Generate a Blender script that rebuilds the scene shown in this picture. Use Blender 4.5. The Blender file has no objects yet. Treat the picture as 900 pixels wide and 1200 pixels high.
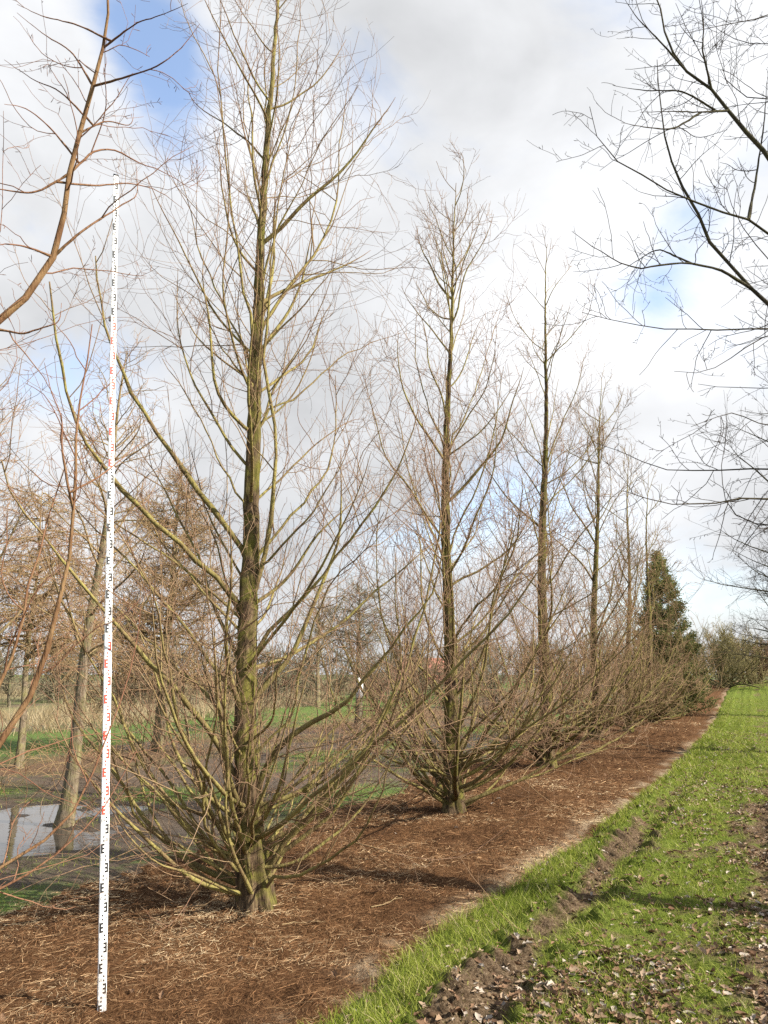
import bpy, math, random
import numpy as np
rng = np.random.default_rng(7)
random.seed(7)
scene = bpy.context.scene
COL = scene.collection
R = math.radians

# ------------------------------------------------------------------ camera
PITCH = math.atan(0.211); FPX = 901.0; CAMH = 1.768
cd = bpy.data.cameras.new("camera")
cd.sensor_fit = 'VERTICAL'; cd.sensor_height = 36.0; cd.lens = 36.0 * FPX / 1200.0
cd.clip_start = 0.05; cd.clip_end = 5000
cam = bpy.data.objects.new("camera", cd); COL.objects.link(cam)
cam.location = (0, 0, CAMH); cam.rotation_euler = (R(90) + PITCH, 0, 0)
scene.camera = cam

# ------------------------------------------------------------------ light
SUN_EL = 33.0
sdir = np.array([1.0, -0.36]); sdir /= np.linalg.norm(sdir)
SUNV = np.array([sdir[0]*math.cos(R(SUN_EL)), sdir[1]*math.cos(R(SUN_EL)), math.sin(R(SUN_EL))])
sl = bpy.data.lights.new("sun", 'SUN'); sl.energy = 5.0; sl.angle = R(0.5); sl.color = (1.0, 0.93, 0.81)
so = bpy.data.objects.new("sun", sl); COL.objects.link(so)
from mathutils import Vector
so.rotation_euler = Vector(SUNV).to_track_quat('Z', 'Y').to_euler()
so.location = (20, -8, 20)
scene.view_settings.view_transform = 'Standard'; scene.view_settings.look = 'None'
scene.view_settings.exposure = 1.2; scene.view_settings.gamma = 1.0
scene.view_settings.use_curve_mapping = False
scene.cycles.max_bounces = 5; scene.cycles.diffuse_bounces = 3; scene.cycles.transparent_max_bounces = 4
scene.cycles.use_denoising = False

def ray(x, y):
    u = (x-450)/FPX; v = (600-y)/FPX
    return np.array([u, math.cos(PITCH)-v*math.sin(PITCH), math.sin(PITCH)+v*math.cos(PITCH)])
def at(x, y, Y):                        # a point of the place at distance Y along the row, seen at photo pixel x,y
    d = ray(x, y); t = Y/d[1]
    return np.array([d[0]*t, Y, CAMH+d[2]*t])

# ------------------------------------------------------------------ world: Nishita sky with broken cloud
W = bpy.data.worlds.new("World"); scene.world = W; W.use_nodes = True
def build_world():
    nt = W.node_tree; nt.nodes.clear(); N = nt.nodes.new; L = nt.links.new
    out = N('ShaderNodeOutputWorld'); bg = N('ShaderNodeBackground'); bg.inputs['Strength'].default_value = 0.15
    L(bg.outputs[0], out.inputs[0])
    sky = N('ShaderNodeTexSky'); sky.sky_type = 'NISHITA'; sky.sun_disc = False
    sky.sun_elevation = R(SUN_EL); sky.sun_rotation = math.atan2(SUNV[0], SUNV[1])
    sky.air_density = 1.0; sky.dust_density = 1.2; sky.ozone_density = 1.5
    tc = N('ShaderNodeTexCoord')
    nrm = N('ShaderNodeVectorMath'); nrm.operation = 'NORMALIZE'; L(tc.outputs['Generated'], nrm.inputs[0])
    D = nrm.outputs[0]
    def M(op, a, b=None, c=None):
        m = N('ShaderNodeMath'); m.operation = op
        for i, q in enumerate((a, b, c)):
            if q is None: continue
            if isinstance(q, (int, float)): m.inputs[i].default_value = q
            else: L(q, m.inputs[i])
        return m.outputs[0]
    def gauss(px, py, sig, amp):
        d = ray(px, py); d = d/np.linalg.norm(d)
        v = N('ShaderNodeVectorMath'); v.operation = 'DOT_PRODUCT'; L(D, v.inputs[0]); v.inputs[1].default_value = tuple(d)
        e = M('EXPONENT', M('MULTIPLY', M('SUBTRACT', v.outputs['Value'], 1.0), 1.0/sig**2))
        return M('MULTIPLY', e, amp)
    def noise(scale, detail, rough, dist, off):
        mp = N('ShaderNodeMapping'); L(D, mp.inputs[0]); mp.inputs['Location'].default_value = off
        mp.inputs['Scale'].default_value = (1, 1, 1.6)
        n = N('ShaderNodeTexNoise'); L(mp.outputs[0], n.inputs['Vector'])
        n.inputs['Scale'].default_value = scale; n.inputs['Detail'].default_value = detail
        n.inputs['Roughness'].default_value = rough; n.inputs['Distortion'].default_value = dist
        return n.outputs['Fac']
    def ramp(x, a, b):
        m = N('ShaderNodeMapRange'); m.interpolation_type = 'SMOOTHSTEP'; L(x, m.inputs[0])
        m.inputs[1].default_value = a; m.inputs[2].default_value = b
        return m.outputs[0]
    def addall(xs):
        r = xs[0]
        for x in xs[1:]: r = M('ADD', r, x)
        return r
    n1 = noise(3.2, 9, 0.56, 0.35, (3.1, 1.7, 0.4))
    cover = addall([n1, gauss(450, 450, 0.75, 0.26), gauss(160, 30, 0.042, -0.33), gauss(200, 85, 0.03, -0.20),
                    gauss(205, 165, 0.04, -0.26), gauss(70, 165, 0.06, -0.10), gauss(40, 40, 0.06, 0.12), gauss(772, 335, 0.03, -0.20),
                    gauss(812, 250, 0.035, -0.14), gauss(690, 5, 0.05, -0.14), gauss(440, 40, 0.06, -0.1),
                    gauss(630, 530, 0.08, -0.17), gauss(70, 580, 0.10, -0.12), gauss(540, 640, 0.1, -0.1)])
    mask = M('MULTIPLY_ADD', ramp(cover, 0.36, 0.68), 0.89, 0.11)
    n2 = noise(2.3, 6, 0.5, 0.2, (9.0, 4.0, 2.0))
    n3 = noise(7.0, 6, 0.55, 0.4, (1.0, 8.0, 5.0))
    val = M('MULTIPLY', 0.325, addall([M('MULTIPLY_ADD', ramp(n2, 0.3, 0.72), 3.2, 4.6), M('MULTIPLY', n3, 2.6), gauss(640, 340, 0.20, 2.8),
                  gauss(570, 120, 0.12, -1.5), gauss(330, 440, 0.2, -1.0), gauss(60, 60, 0.14, 1.2), gauss(300, 220, 0.14, 0.6)]))
    mixc = N('ShaderNodeMix'); mixc.data_type = 'RGBA'
    comb = N('ShaderNodeCombineColor')
    L(M('MULTIPLY', val, 0.975), comb.inputs[0]); L(M('MULTIPLY', val, 0.99), comb.inputs[1]); L(M('MULTIPLY', val, 1.015), comb.inputs[2])
    gn = N('ShaderNodeVectorMath'); gn.operation = 'SCALE'; gn.inputs['Scale'].default_value = 1.05; L(sky.outputs[0], gn.inputs[0])
    L(mask, mixc.inputs[0]); L(gn.outputs[0], mixc.inputs[6]); L(comb.outputs[0], mixc.inputs[7])
    L(mixc.outputs[2], bg.inputs['Color'])
build_world()

# ------------------------------------------------------------------ helpers
def link(o, parent=None):
    COL.objects.link(o)
    if parent is not None: o.parent = parent
    return o
def tag(o, label=None, cat=None, group=None, kind=None):
    if label: o['label'] = label
    if cat: o['category'] = cat
    if group: o['group'] = group
    if kind: o['kind'] = kind
    return o
def empty(name, loc):
    o = bpy.data.objects.new(name, None); o.location = tuple(float(v) for v in loc); o.empty_display_size = 0.2
    return link(o)
def mesh_from(name, V, F, mat, attrs=None, smooth=True):
    """V (n,3); F = list of (m,k) index arrays"""
    me = bpy.data.meshes.new(name)
    V = np.ascontiguousarray(V, dtype=np.float32)
    me.vertices.add(len(V)); me.vertices.foreach_set('co', V.ravel())
    F = [np.asarray(f, dtype=np.int32) for f in F if len(f)]
    nl = sum(f.size for f in F); npoly = sum(len(f) for f in F)
    me.loops.add(nl); me.polygons.add(npoly)
    me.loops.foreach_set('vertex_index', np.concatenate([f.ravel() for f in F]))
    starts = []; off = 0
    for f in F:
        starts.append(off + np.arange(len(f), dtype=np.int32)*f.shape[1]); off += f.size
    me.polygons.foreach_set('loop_start', np.concatenate(starts).astype(np.int32))
    if smooth: me.polygons.foreach_set('use_smooth', np.ones(npoly, dtype=bool))
    if attrs:
        for k, a in attrs.items():
            at_ = me.attributes.new(k, 'FLOAT', 'POINT'); at_.data.foreach_set('value', np.ascontiguousarray(a, dtype=np.float32))
    me.update(calc_edges=True)
    if mat: me.materials.append(mat)
    return me
def mobj(name, me, parent=None, loc=None):
    o = bpy.data.objects.new(name, me)
    if loc is not None: o.location = tuple(float(v) for v in loc)
    return link(o, parent)

def unit(a): return a/np.maximum(np.linalg.norm(a, axis=-1, keepdims=True), 1e-9)

class Tubes:
    def __init__(s): s.V = []; s.F = []; s.r = []; s.q = []; s.n = 0
    def add(s, P, Rd, k, rnd=None):
        """P (B,n,3) polylines, Rd (B,n) radii, k sides"""
        P = np.asarray(P, float); Rd = np.asarray(Rd, float)
        if P.ndim == 2: P = P[None]; Rd = Rd[None]
        B, n, _ = P.shape
        if B == 0: return
        T = np.empty_like(P); T[:, 1:-1] = P[:, 2:]-P[:, :-2]; T[:, 0] = P[:, 1]-P[:, 0]; T[:, -1] = P[:, -1]-P[:, -2]
        T = unit(T); mean = unit(P[:, -1]-P[:, 0])
        ref = np.where(np.abs(mean[:, 2:3]) < 0.8, np.array([[0, 0, 1.0]]), np.array([[1.0, 0, 0]]))
        ref = ref[:, None, :]
        U = unit(ref-(ref*T).sum(-1, keepdims=True)*T); Vv = np.cross(T, U)
        a = np.arange(k)*2*math.pi/k
        ring = P[:, :, None, :]+Rd[:, :, None, None]*(np.cos(a)[None, None, :, None]*U[:, :, None, :]+np.sin(a)[None, None, :, None]*Vv[:, :, None, :])
        s.V.append(ring.reshape(-1, 3)); s.r.append(np.repeat(Rd.reshape(-1), k))
        rnd = rng.random(B) if rnd is None else rnd
        s.q.append(np.repeat(rnd, n*k))
        base = s.n+(np.arange(B)*n*k)[:, None, None]+(np.arange(n-1)*k)[None, :, None]
        j = np.arange(k)[None, None, :]; j2 = (np.arange(k)+1) % k; j2 = j2[None, None, :]
        s.F.append(np.stack([base+j, base+j2, base+k+j2, base+k+j], -1).reshape(-1, 4)); s.n += B*n*k
    def mesh(s, name, mat, origin=(0, 0, 0)):
        V = np.concatenate(s.V)-np.asarray(origin)
        return mesh_from(name, V, [np.concatenate(s.F)], mat, {'rad': np.concatenate(s.r), 'rnd': np.concatenate(s.q)})

def grow(start, d, length, n, trop=0.0, wob=0.15):
    B = len(start); step = (np.asarray(length)/(n-1))[:, None]
    P = np.empty((B, n, 3)); P[:, 0] = start; d = unit(d.copy()); trop = np.broadcast_to(trop, (B,))[:, None]
    up = np.array([[0, 0, 1.0]])
    for i in range(1, n):
        d = unit(d+trop*up/(n-1)+wob*rng.normal(size=(B, 3))/math.sqrt(n-1))
        P[:, i] = P[:, i-1]+d*step
    return P
def sample(P, idx, t):
    n = P.shape[1]; f = np.clip(t, 0, 0.9999)*(n-1); i = f.astype(int); w = (f-i)[:, None]
    a = P[idx, i]; b = P[idx, i+1]
    return a*(1-w)+b*w, unit(b-a)
def sprout(P, idx, t, ang, length, n, trop, wob):
    p, T = sample(P, idx, t)
    N = unit(np.cross(T, rng.normal(size=T.shape)))
    d = np.cos(ang)[:, None]*T+np.sin(ang)[:, None]*N
    return grow(p, d, length, n, trop, wob)
def taper(B, n, r0, r1, pw=0.9):
    t = np.linspace(0, 1, n)[None]
    return np.asarray(r1)[..., None]+(np.asarray(r0)-np.asarray(r1))[..., None]*(1-t)**pw+np.zeros((B, n))
def spline(pts, n):
    """smooth curve through pts by arc length, n samples"""
    p = np.asarray(pts, float); c = np.concatenate([[0], np.cumsum(np.linalg.norm(np.diff(p, axis=0), axis=1))])
    u = np.linspace(0, c[-1], n*6); q = np.stack([np.interp(u, c, p[:, k]) for k in range(3)], -1)
    wd = max(int(n*6/(len(p)-1)*0.45), 1)
    for _ in range(3):
        e = np.concatenate([np.repeat(q[:1], wd, 0)-(q[1:wd+1]-q[:1])[::-1], q, np.repeat(q[-1:], wd, 0)+(q[-1:]-q[-wd-1:-1])[::-1]])
        ker = np.ones(wd//2*2+1)/(wd//2*2+1); h = wd//2
        q2 = np.stack([np.convolve(e[:, k], ker, 'same') for k in range(3)], -1)[wd:-wd]; q2[0] = q[0]; q2[-1] = q[-1]; q = q2
    return q[np.linspace(0, n*6-1, n).round().astype(int)]

def hash2(ix, iy, seed):
    h = (ix.astype(np.int64)*374761393+iy.astype(np.int64)*668265263+seed*1442695041) & 0x7fffffff
    h = ((h ^ (h >> 13))*1274126177) & 0x7fffffff
    return ((h ^ (h >> 16)) & 0xffff)/65535.0
def vnoise(x, y, seed=0):
    ix = np.floor(x); iy = np.floor(y); fx = x-ix; fy = y-iy
    fx = fx*fx*(3-2*fx); fy = fy*fy*(3-2*fy)
    a = hash2(ix, iy, seed); b = hash2(ix+1, iy, seed); c = hash2(ix, iy+1, seed); d = hash2(ix+1, iy+1, seed)
    return (a*(1-fx)+b*fx)*(1-fy)+(c*(1-fx)+d*fx)*fy
def fbm(x, y, seed=0, o=4):
    s = 0; a = 0.5
    for i in range(o): s = s+a*vnoise(x, y, seed+i*17); x = x*2.03+5.1; y = y*2.03+9.7; a *= 0.5
    return s/(1-0.5**o)
def sstep(x, a, b):
    t = np.clip((x-a)/(b-a), 0, 1); return t*t*(3-2*t)

# ------------------------------------------------------------------ materials
def newmat(name):
    m = bpy.data.materials.new(name); m.use_nodes = True
    nt = m.node_tree; return m, nt, nt.nodes['Principled BSDF']
class NB:
    def __init__(s, nt): s.nt = nt; s.N = nt.nodes.new; s.L = nt.links.new
    def attr(s, n): a = s.N('ShaderNodeAttribute'); a.attribute_name = n; return a.outputs['Fac']
    def pos(s): return s.N('ShaderNodeNewGeometry').outputs['Position']
    def obj(s): return s.N('ShaderNodeTexCoord').outputs['Object']
    def noise(s, vec, scale, detail=4, rough=0.55, sc=None):
        if sc is not None:
            mp = s.N('ShaderNodeMapping'); s.L(vec, mp.inputs[0]); mp.inputs['Scale'].default_value = sc; vec = mp.outputs[0]
        n = s.N('ShaderNodeTexNoise'); s.L(vec, n.inputs['Vector']); n.inputs['Scale'].default_value = scale
        n.inputs['Detail'].default_value = detail; n.inputs['Roughness'].default_value = rough; return n.outputs['Fac']
    def ramp(s, f, stops, interp='LINEAR'):
        r = s.N('ShaderNodeValToRGB'); s.L(f, r.inputs[0]); r.color_ramp.interpolation = interp
        e = r.color_ramp.elements
        while len(e) < len(stops): e.new(0.5)
        for q, (p, c) in zip(e, stops): q.position = p; q.color = (*c, 1)
        return r.outputs[0]
    def rng(s, f, a, b, c=0.0, d=1.0):
        m = s.N('ShaderNodeMapRange'); s.L(f, m.inputs[0]); m.inputs[1].default_value = a; m.inputs[2].default_value = b
        m.inputs[3].default_value = c; m.inputs[4].default_value = d; return m.outputs[0]
    def mix(s, f, a, b, mode='MIX'):
        m = s.N('ShaderNodeMix'); m.data_type = 'RGBA'; m.blend_type = mode
        for i, q in ((0, f), (6, a), (7, b)):
            if isinstance(q, tuple): m.inputs[i].default_value = (*q, 1)
            elif isinstance(q, (int, float)): m.inputs[i].default_value = q
            else: s.L(q, m.inputs[i])
        return m.outputs[2]
    def math(s, op, a, b):
        m = s.N('ShaderNodeMath'); m.operation = op
        for i, q in enumerate((a, b)):
            if isinstance(q, (int, float)): m.inputs[i].default_value = q
            else: s.L(q, m.inputs[i])
        return m.outputs[0]
    def bump(s, bsdf, h, strength, dist):
        b = s.N('ShaderNodeBump'); b.inputs['Strength'].default_value = strength; b.inputs['Distance'].default_value = dist
        s.L(h, b.inputs['Height']); s.L(b.outputs[0], bsdf.inputs['Normal'])

def bark_material(name, twig, twig2, mid, mid2, bark, bark2, moss, moss_amt, th=(0.0028, 0.0085, 0.03)):
    m, nt, bs = newmat(name); b = NB(nt); P = b.pos(); rad = b.attr('rad'); rnd = b.attr('rnd')
    n1 = b.noise(P, 9, 4); n2 = b.noise(P, 38, 4, 0.65, (1, 1, 0.22)); n3 = b.noise(P, 5.0, 3)
    ct = b.mix(rnd, twig, twig2)
    cm = b.mix(b.rng(n1, 0.38, 0.62), mid, mid2)
    cb = b.ramp(n2, [(0.3, tuple(0.45*v for v in bark)), (0.47, bark), (0.7, bark2)])
    cb = b.mix(b.math('MULTIPLY', b.rng(b.math('ADD', b.math('MULTIPLY', n3, 0.6), b.math('MULTIPLY', n1, 0.4)), 0.44, 0.58), moss_amt), cb, moss)
    c = b.mix(b.rng(rad, th[0], th[1]), ct, cm)
    c = b.mix(b.rng(rad, th[1]*2, th[2]), c, cb)
    nt.links.new(c, bs.inputs['Base Color']); bs.inputs['Roughness'].default_value = 0.85
    bs.inputs['Specular IOR Level'].default_value = 0.08
    b.bump(bs, n2, 0.9, 0.02)
    return m
M_ROW = bark_material('cypress_bark', (0.196, 0.111, 0.072), (0.255, 0.174, 0.106), (0.246, 0.212, 0.072), (0.145, 0.102, 0.051),
                      (0.060, 0.040, 0.024), (0.150, 0.108, 0.062), (0.145, 0.145, 0.022), 0.55)
M_NEAR = bark_material('reddish_bark', (0.160, 0.076, 0.048), (0.224, 0.120, 0.072), (0.110, 0.058, 0.029), (0.180, 0.112, 0.056),
                       (0.168, 0.100, 0.052), (0.272, 0.176, 0.096), (0.2, 0.17, 0.05), 0.3, (0.0025, 0.007, 0.03))
M_RIGHT = bark_material('backlit_bark', (0.041, 0.032, 0.025), (0.056, 0.041, 0.030), (0.045, 0.038, 0.025), (0.064, 0.058, 0.030),  # bark colours darkened to paint in the backlit look against the sky
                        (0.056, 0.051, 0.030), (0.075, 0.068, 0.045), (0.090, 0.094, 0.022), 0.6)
M_BACK = bark_material('background_bark', (0.290, 0.165, 0.092), (0.255, 0.190, 0.102), (0.238, 0.187, 0.093), (0.204, 0.145, 0.076),
                       (0.136, 0.106, 0.072), (0.230, 0.187, 0.132), (0.2, 0.2, 0.06), 0.4)
M_WOOD = bark_material('thicket_bark', (0.162, 0.132, 0.081), (0.128, 0.128, 0.064), (0.119, 0.093, 0.068), (0.145, 0.136, 0.076),
                       (0.102, 0.085, 0.064), (0.145, 0.119, 0.085), (0.111, 0.119, 0.043), 0.5)
M_BUSH = bark_material('shrub_bark', (0.230, 0.183, 0.098), (0.264, 0.200, 0.111), (0.281, 0.238, 0.119), (0.196, 0.170, 0.068),
                       (0.085, 0.072, 0.051), (0.128, 0.111, 0.076), (0.2, 0.2, 0.05), 0.5)
M_RED = bark_material('reddish_shrub_bark', (0.281, 0.162, 0.106), (0.246, 0.153, 0.098), (0.230, 0.145, 0.093), (0.2, 0.14, 0.08),
                      (0.128, 0.085, 0.060), (0.153, 0.111, 0.076), (0.2, 0.2, 0.05), 0.2)

def leaf_like(name, ramp, trans=0.0, rough=0.6):
    m, nt, bs = newmat(name); b = NB(nt); c = b.ramp(b.attr('rnd'), ramp); nt.links.new(c, bs.inputs['Base Color']); bs.inputs['Roughness'].default_value = rough
    bs.inputs['Specular IOR Level'].default_value = 0.08
    if trans:
        tl = b.N('ShaderNodeBsdfTranslucent'); b.L(c, tl.inputs[0]); mx = b.N('ShaderNodeMixShader'); mx.inputs[0].default_value = trans
        b.L(bs.outputs[0], mx.inputs[1]); b.L(tl.outputs[0], mx.inputs[2]); b.L(mx.outputs[0], nt.nodes['Material Output'].inputs[0])
    return m

# ------------------------------------------------------------------ terrain functions, in row coordinates s (along), w (across)
T1 = np.array([-0.99, 6.43]); DR = unit(np.array([0.425, 0.905])); NR = np.array([DR[1], -DR[0]])
def sw(x, y): dx = x-T1[0]; dy = y-T1[1]; return dx*DR[0]+dy*DR[1], dx*NR[0]+dy*NR[1]
def xy(s, w): return T1[0]+s*DR[0]+w*NR[0], T1[1]+s*DR[1]+w*NR[1]
def base(x, y):
    s, w = sw(x, y)
    z = 0.05*(fbm(x*0.35, y*0.35, 3, 3)-0.5)+0.03*(fbm(x*2.2, y*2.2, 8, 3)-0.5)
    z = z+1.0*sstep(y, 27, 62)
    ell = ((s-0.1+0.35*(w+4.4))/3.5)**2+((w+4.5)/1.75)**2
    z = z-0.085*(1-sstep(ell, 0.35, 1.3))*(0.1+1.7*fbm(x*0.9+3, y*0.9, 21, 5))+0.22*(1-sstep(ell, 0.6, 1.6))*(fbm(x*1.7, y*1.7, 23, 5)-0.44)
    return z
RUT = (2.30, 3.85)
def rutc(s): return 2.22+0.03*np.clip(s, -6, 20)+0.03*np.sin(s*0.9)
def path_feat(s, w):
    z = 0.03+0.06*(fbm(s*2.5, w*2.5, 31, 4)-0.5)+0.05*(fbm(s*9, w*9, 41, 4)-0.5)
    for c, hw in ((rutc(s), 0.2), (RUT[1]+0.05*np.sin(s*0.4+1), 0.32)):
        q = np.abs(w-c); m = 1-sstep(q, hw*0.55, hw*1.25)
        z = z-0.03*m*sstep(s, -7, -5)*(1-0.7*sstep(s, 5, 14))
        z = z+0.02*np.exp(-((q-hw*1.4)/0.09)**2)
        side = (w-c)/hw
        for off, hwid, pres in ((-0.19, 0.13, 0.9), (0.15, 0.09, 0.5)):
            jig = 0.05*(vnoise(s*4, w*9, 78)-0.5); u = (s+0.45*(w-c)+jig)/0.15; k = np.floor(u); fr = u-k
            h = hash2(k, k*0+int(off*100)+50, 5); h2 = hash2(k, k*0+int(off*100)+90, 9)
            bar = np.exp(-((fr-0.5)/(0.24+0.1*h2))**4)*np.exp(-((w-c-off-0.06*(h2-0.5))/(hwid*(0.7+0.5*h)))**4)
            z = z+(0.03+0.05*h2)*bar*(h < pres)*(0.6+0.8*fbm(s*16, w*16, 79, 3))*sstep(s, -6, -5)*(1-sstep(s, 4, 12))
        z = z-0.035*m*(fbm(s*5, w*5, 66, 4)-0.5)
    return z
def bed_feat(s, w):
    return -0.015+0.04*(1-(w/1.8)**2)+0.035*(fbm(s*1.7, w*1.7, 51, 3)-0.5)+0.075*(fbm(s*7, w*7, 52, 4)-0.5)
BEDR = 1.72; BEDL = -1.85; PATHR = 6.2
def edge_r(s): return np.interp(s, [-5, -1.45, -.63, .33, 1, 2.07, 3.3, 5.4, 8.4, 19, 35, 110], [1.46, 1.46, 1.39, 1.46, 1.6, 1.64, 1.75, 1.92, 2.03, 2.2, 2.1, 2.1])+0.12*(fbm(s*1.3, s*0+3, 61, 4)-0.5)*2
def edge_l(s): return BEDL+0.5*(fbm(s*0.8, s*0+7, 62, 4)-0.5)*2
def bed_z(x, y):
    s, w = sw(x, y); e = np.minimum(sstep(edge_r(s)+0.12-w, 0, 0.22), sstep(w-edge_l(s)+0.1, 0, 0.25))
    return base(x, y)+(-0.05*(1-e)+bed_feat(s, w)*e)
def path_z(x, y):
    s, w = sw(x, y); e = np.minimum(sstep(w-edge_r(s)+0.1, 0, 0.2), sstep(PATHR+0.4-w, 0, 0.5))
    return base(x, y)+(-0.05*(1-e)+path_feat(s, w)*e)
def ground_z(x, y):
    s, w = sw(x, y)
    ins = sstep(w, edge_l(s)+0.1, edge_l(s)+0.6)*(1-sstep(w, PATHR-0.5, PATHR+0.1))*(1-sstep(s, 100, 112))*sstep(s, -13, -12)
    rough = 0.02*(fbm(x*4, y*4, 91, 4)-0.5)
    return base(x, y)+rough-0.14*ins
def surf(x, y):
    s, w = sw(x, y)
    return np.where((w > edge_l(s)) & (w < PATHR) & (s > -12) & (s < 100), np.where(w < edge_r(s), bed_z(x, y), path_z(x, y)), ground_z(x, y))

def grid_faces(nu, nv):
    i = np.arange(nu-1)[:, None]; j = np.arange(nv-1)[None, :]; a = (i*nv+j).ravel()
    return np.stack([a, a+1, a+nv+1, a+nv], -1)
def prog(a, b, d0, g):
    out = [a]; d = d0
    while out[-1] < b: out.append(out[-1]+d); d *= g
    return np.array(out)

def soil_material(name, kind):
    m, nt, bs = newmat(name); b = NB(nt); P = b.pos()
    f1 = b.noise(P, 55, 6, 0.7); f2 = b.noise(P, 6, 5, 0.6); f3 = b.noise(P, 1.3, 4, 0.6); f4 = b.noise(P, 160, 3, 0.7)
    if kind == 'ground':
        soil = b.ramp(f1, [(0.25, (0.045, 0.032, 0.022)), (0.5, (0.10, 0.072, 0.05)), (0.75, (0.19, 0.145, 0.105))])
        green = b.ramp(f1, [(0.25, (0.03, 0.05, 0.01)), (0.5, (0.085, 0.135, 0.025)), (0.78, (0.16, 0.21, 0.05))])
        pale = b.ramp(f1, [(0.25, (0.13, 0.095, 0.05)), (0.5, (0.24, 0.185, 0.105)), (0.75, (0.36, 0.29, 0.18))])
        red = b.ramp(f1, [(0.25, (0.06, 0.03, 0.02)), (0.5, (0.14, 0.07, 0.045)), (0.78, (0.25, 0.15, 0.1))])
        g = b.attr('green'); 
        c = b.mix(b.rng(b.math('ADD', g, b.math('MULTIPLY', f2, 0.7)), 0.62, 0.92), soil, green)
        c = b.mix(b.attr('red'), c, red); c = b.mix(b.attr('pale'), c, pale)
        wet = b.attr('wet'); c = b.mix(b.math('MULTIPLY', wet, 0.75), c, (0.028, 0.022, 0.017))
        nt.links.new(b.rng(wet, 0, 1, 0.95, 0.35), bs.inputs['Roughness'])
    elif kind == 'bed':
        c = b.ramp(f1, [(0.28, (0.0253, 0.0125, 0.0065)), (0.48, (0.0978, 0.0488, 0.0226)), (0.62, (0.1725, 0.0954, 0.0474)), (0.8, (0.2760, 0.1816, 0.1078))])
        c = b.mix(b.rng(f3, 0.45, 0.7, 0, 0.45), c, (0.05, 0.025, 0.014))
        c = b.mix(b.math('MULTIPLY', b.attr('straw'), b.rng(f2, 0.3, 0.6)), c, b.ramp(f4, [(0.3, (0.2, 0.14, 0.085)), (0.7, (0.43, 0.34, 0.235))]))
        bs.inputs['Roughness'].default_value = 0.95
    else:
        soil = b.ramp(f1, [(0.28, (0.03, 0.019, 0.011)), (0.5, (0.12, 0.082, 0.05)), (0.7, (0.27, 0.20, 0.13))])
        green = b.ramp(f1, [(0.25, (0.035, 0.045, 0.01)), (0.5, (0.105, 0.14, 0.024)), (0.78, (0.23, 0.24, 0.06))])
        moss = b.ramp(f4, [(0.25, (0.06, 0.07, 0.012)), (0.7, (0.19, 0.185, 0.035))])
        g = b.attr('green')
        c = b.mix(b.rng(b.math('ADD', g, b.math('MULTIPLY', f2, 0.6)), 0.6, 0.85), soil, green)
        c = b.mix(b.math('MULTIPLY', b.rng(f3, 0.55, 0.66), b.math('MULTIPLY', g, 0.7)), c, moss)
        bs.inputs['Roughness'].default_value = 0.95
    nt.links.new(c, bs.inputs['Base Color']); nt.nodes['Principled BSDF'].inputs['Specular IOR Level'].default_value = 0.25 if kind == 'ground' else 0.03
    b.bump(bs, b.math('ADD', f1, b.math('MULTIPLY', f4, 0.5)), 0.9, 0.03)
    return m

def build_ground():
    xp = np.concatenate([-prog(9, 700, 0.3, 1.09)[::-1], np.arange(-8.9, 4, 0.09), prog(4.05, 700, 0.12, 1.085)])
    yp = np.concatenate([-prog(-1, 200, 0.6, 1.15)[::-1], np.arange(1.3, 20, 0.09), prog(20, 1500, 0.14, 1.07)])
    X, Y = np.meshgrid(xp, yp, indexing='ij'); x = X.ravel(); y = Y.ravel()
    s, w = sw(x, y); z = ground_z(x, y)
    dz = base(x, y)
    n = fbm(x*0.5, y*0.5, 5, 4)
    wet = 1-sstep(dz, -0.035, 0.0); wet *= (w < -2.0)
    green = 0.46+0.55*(n-0.5)*2
    green = green-0.45*np.exp(-((w+6.3)/0.7)**2)-0.25*np.exp(-((w+2.9)/0.4)**2)
    green = green+0.25*np.exp(-((w+13.5)/3.0)**2)+0.12*np.exp(-((w+2.3)/0.5)**2)
    green = green-wet*0.8
    red = np.exp(-((w+9.0)/1.7)**4)*sstep(n, 0.32, 0.5)
    pale = sstep(-w, 17, 21)*(0.55+0.45*sstep(n, 0.4, 0.6))*(1-0.8*np.exp(-((w+30)/3)**2))
    far = sstep(y, 70, 110); pale = pale*(1-far)
    me = mesh_from('ground', np.stack([x, y, z], -1), [grid_faces(len(xp), len(yp))], soil_material('field_soil', 'ground'),
                   {'green': np.clip(green, 0, 1), 'red': np.clip(red, 0, 1)*0.85, 'pale': np.clip(pale, 0, 1), 'wet': wet})
    tag(mobj('ground', me), 'muddy field with patchy green grass between the tree rows', kind='structure')
build_ground()

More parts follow.
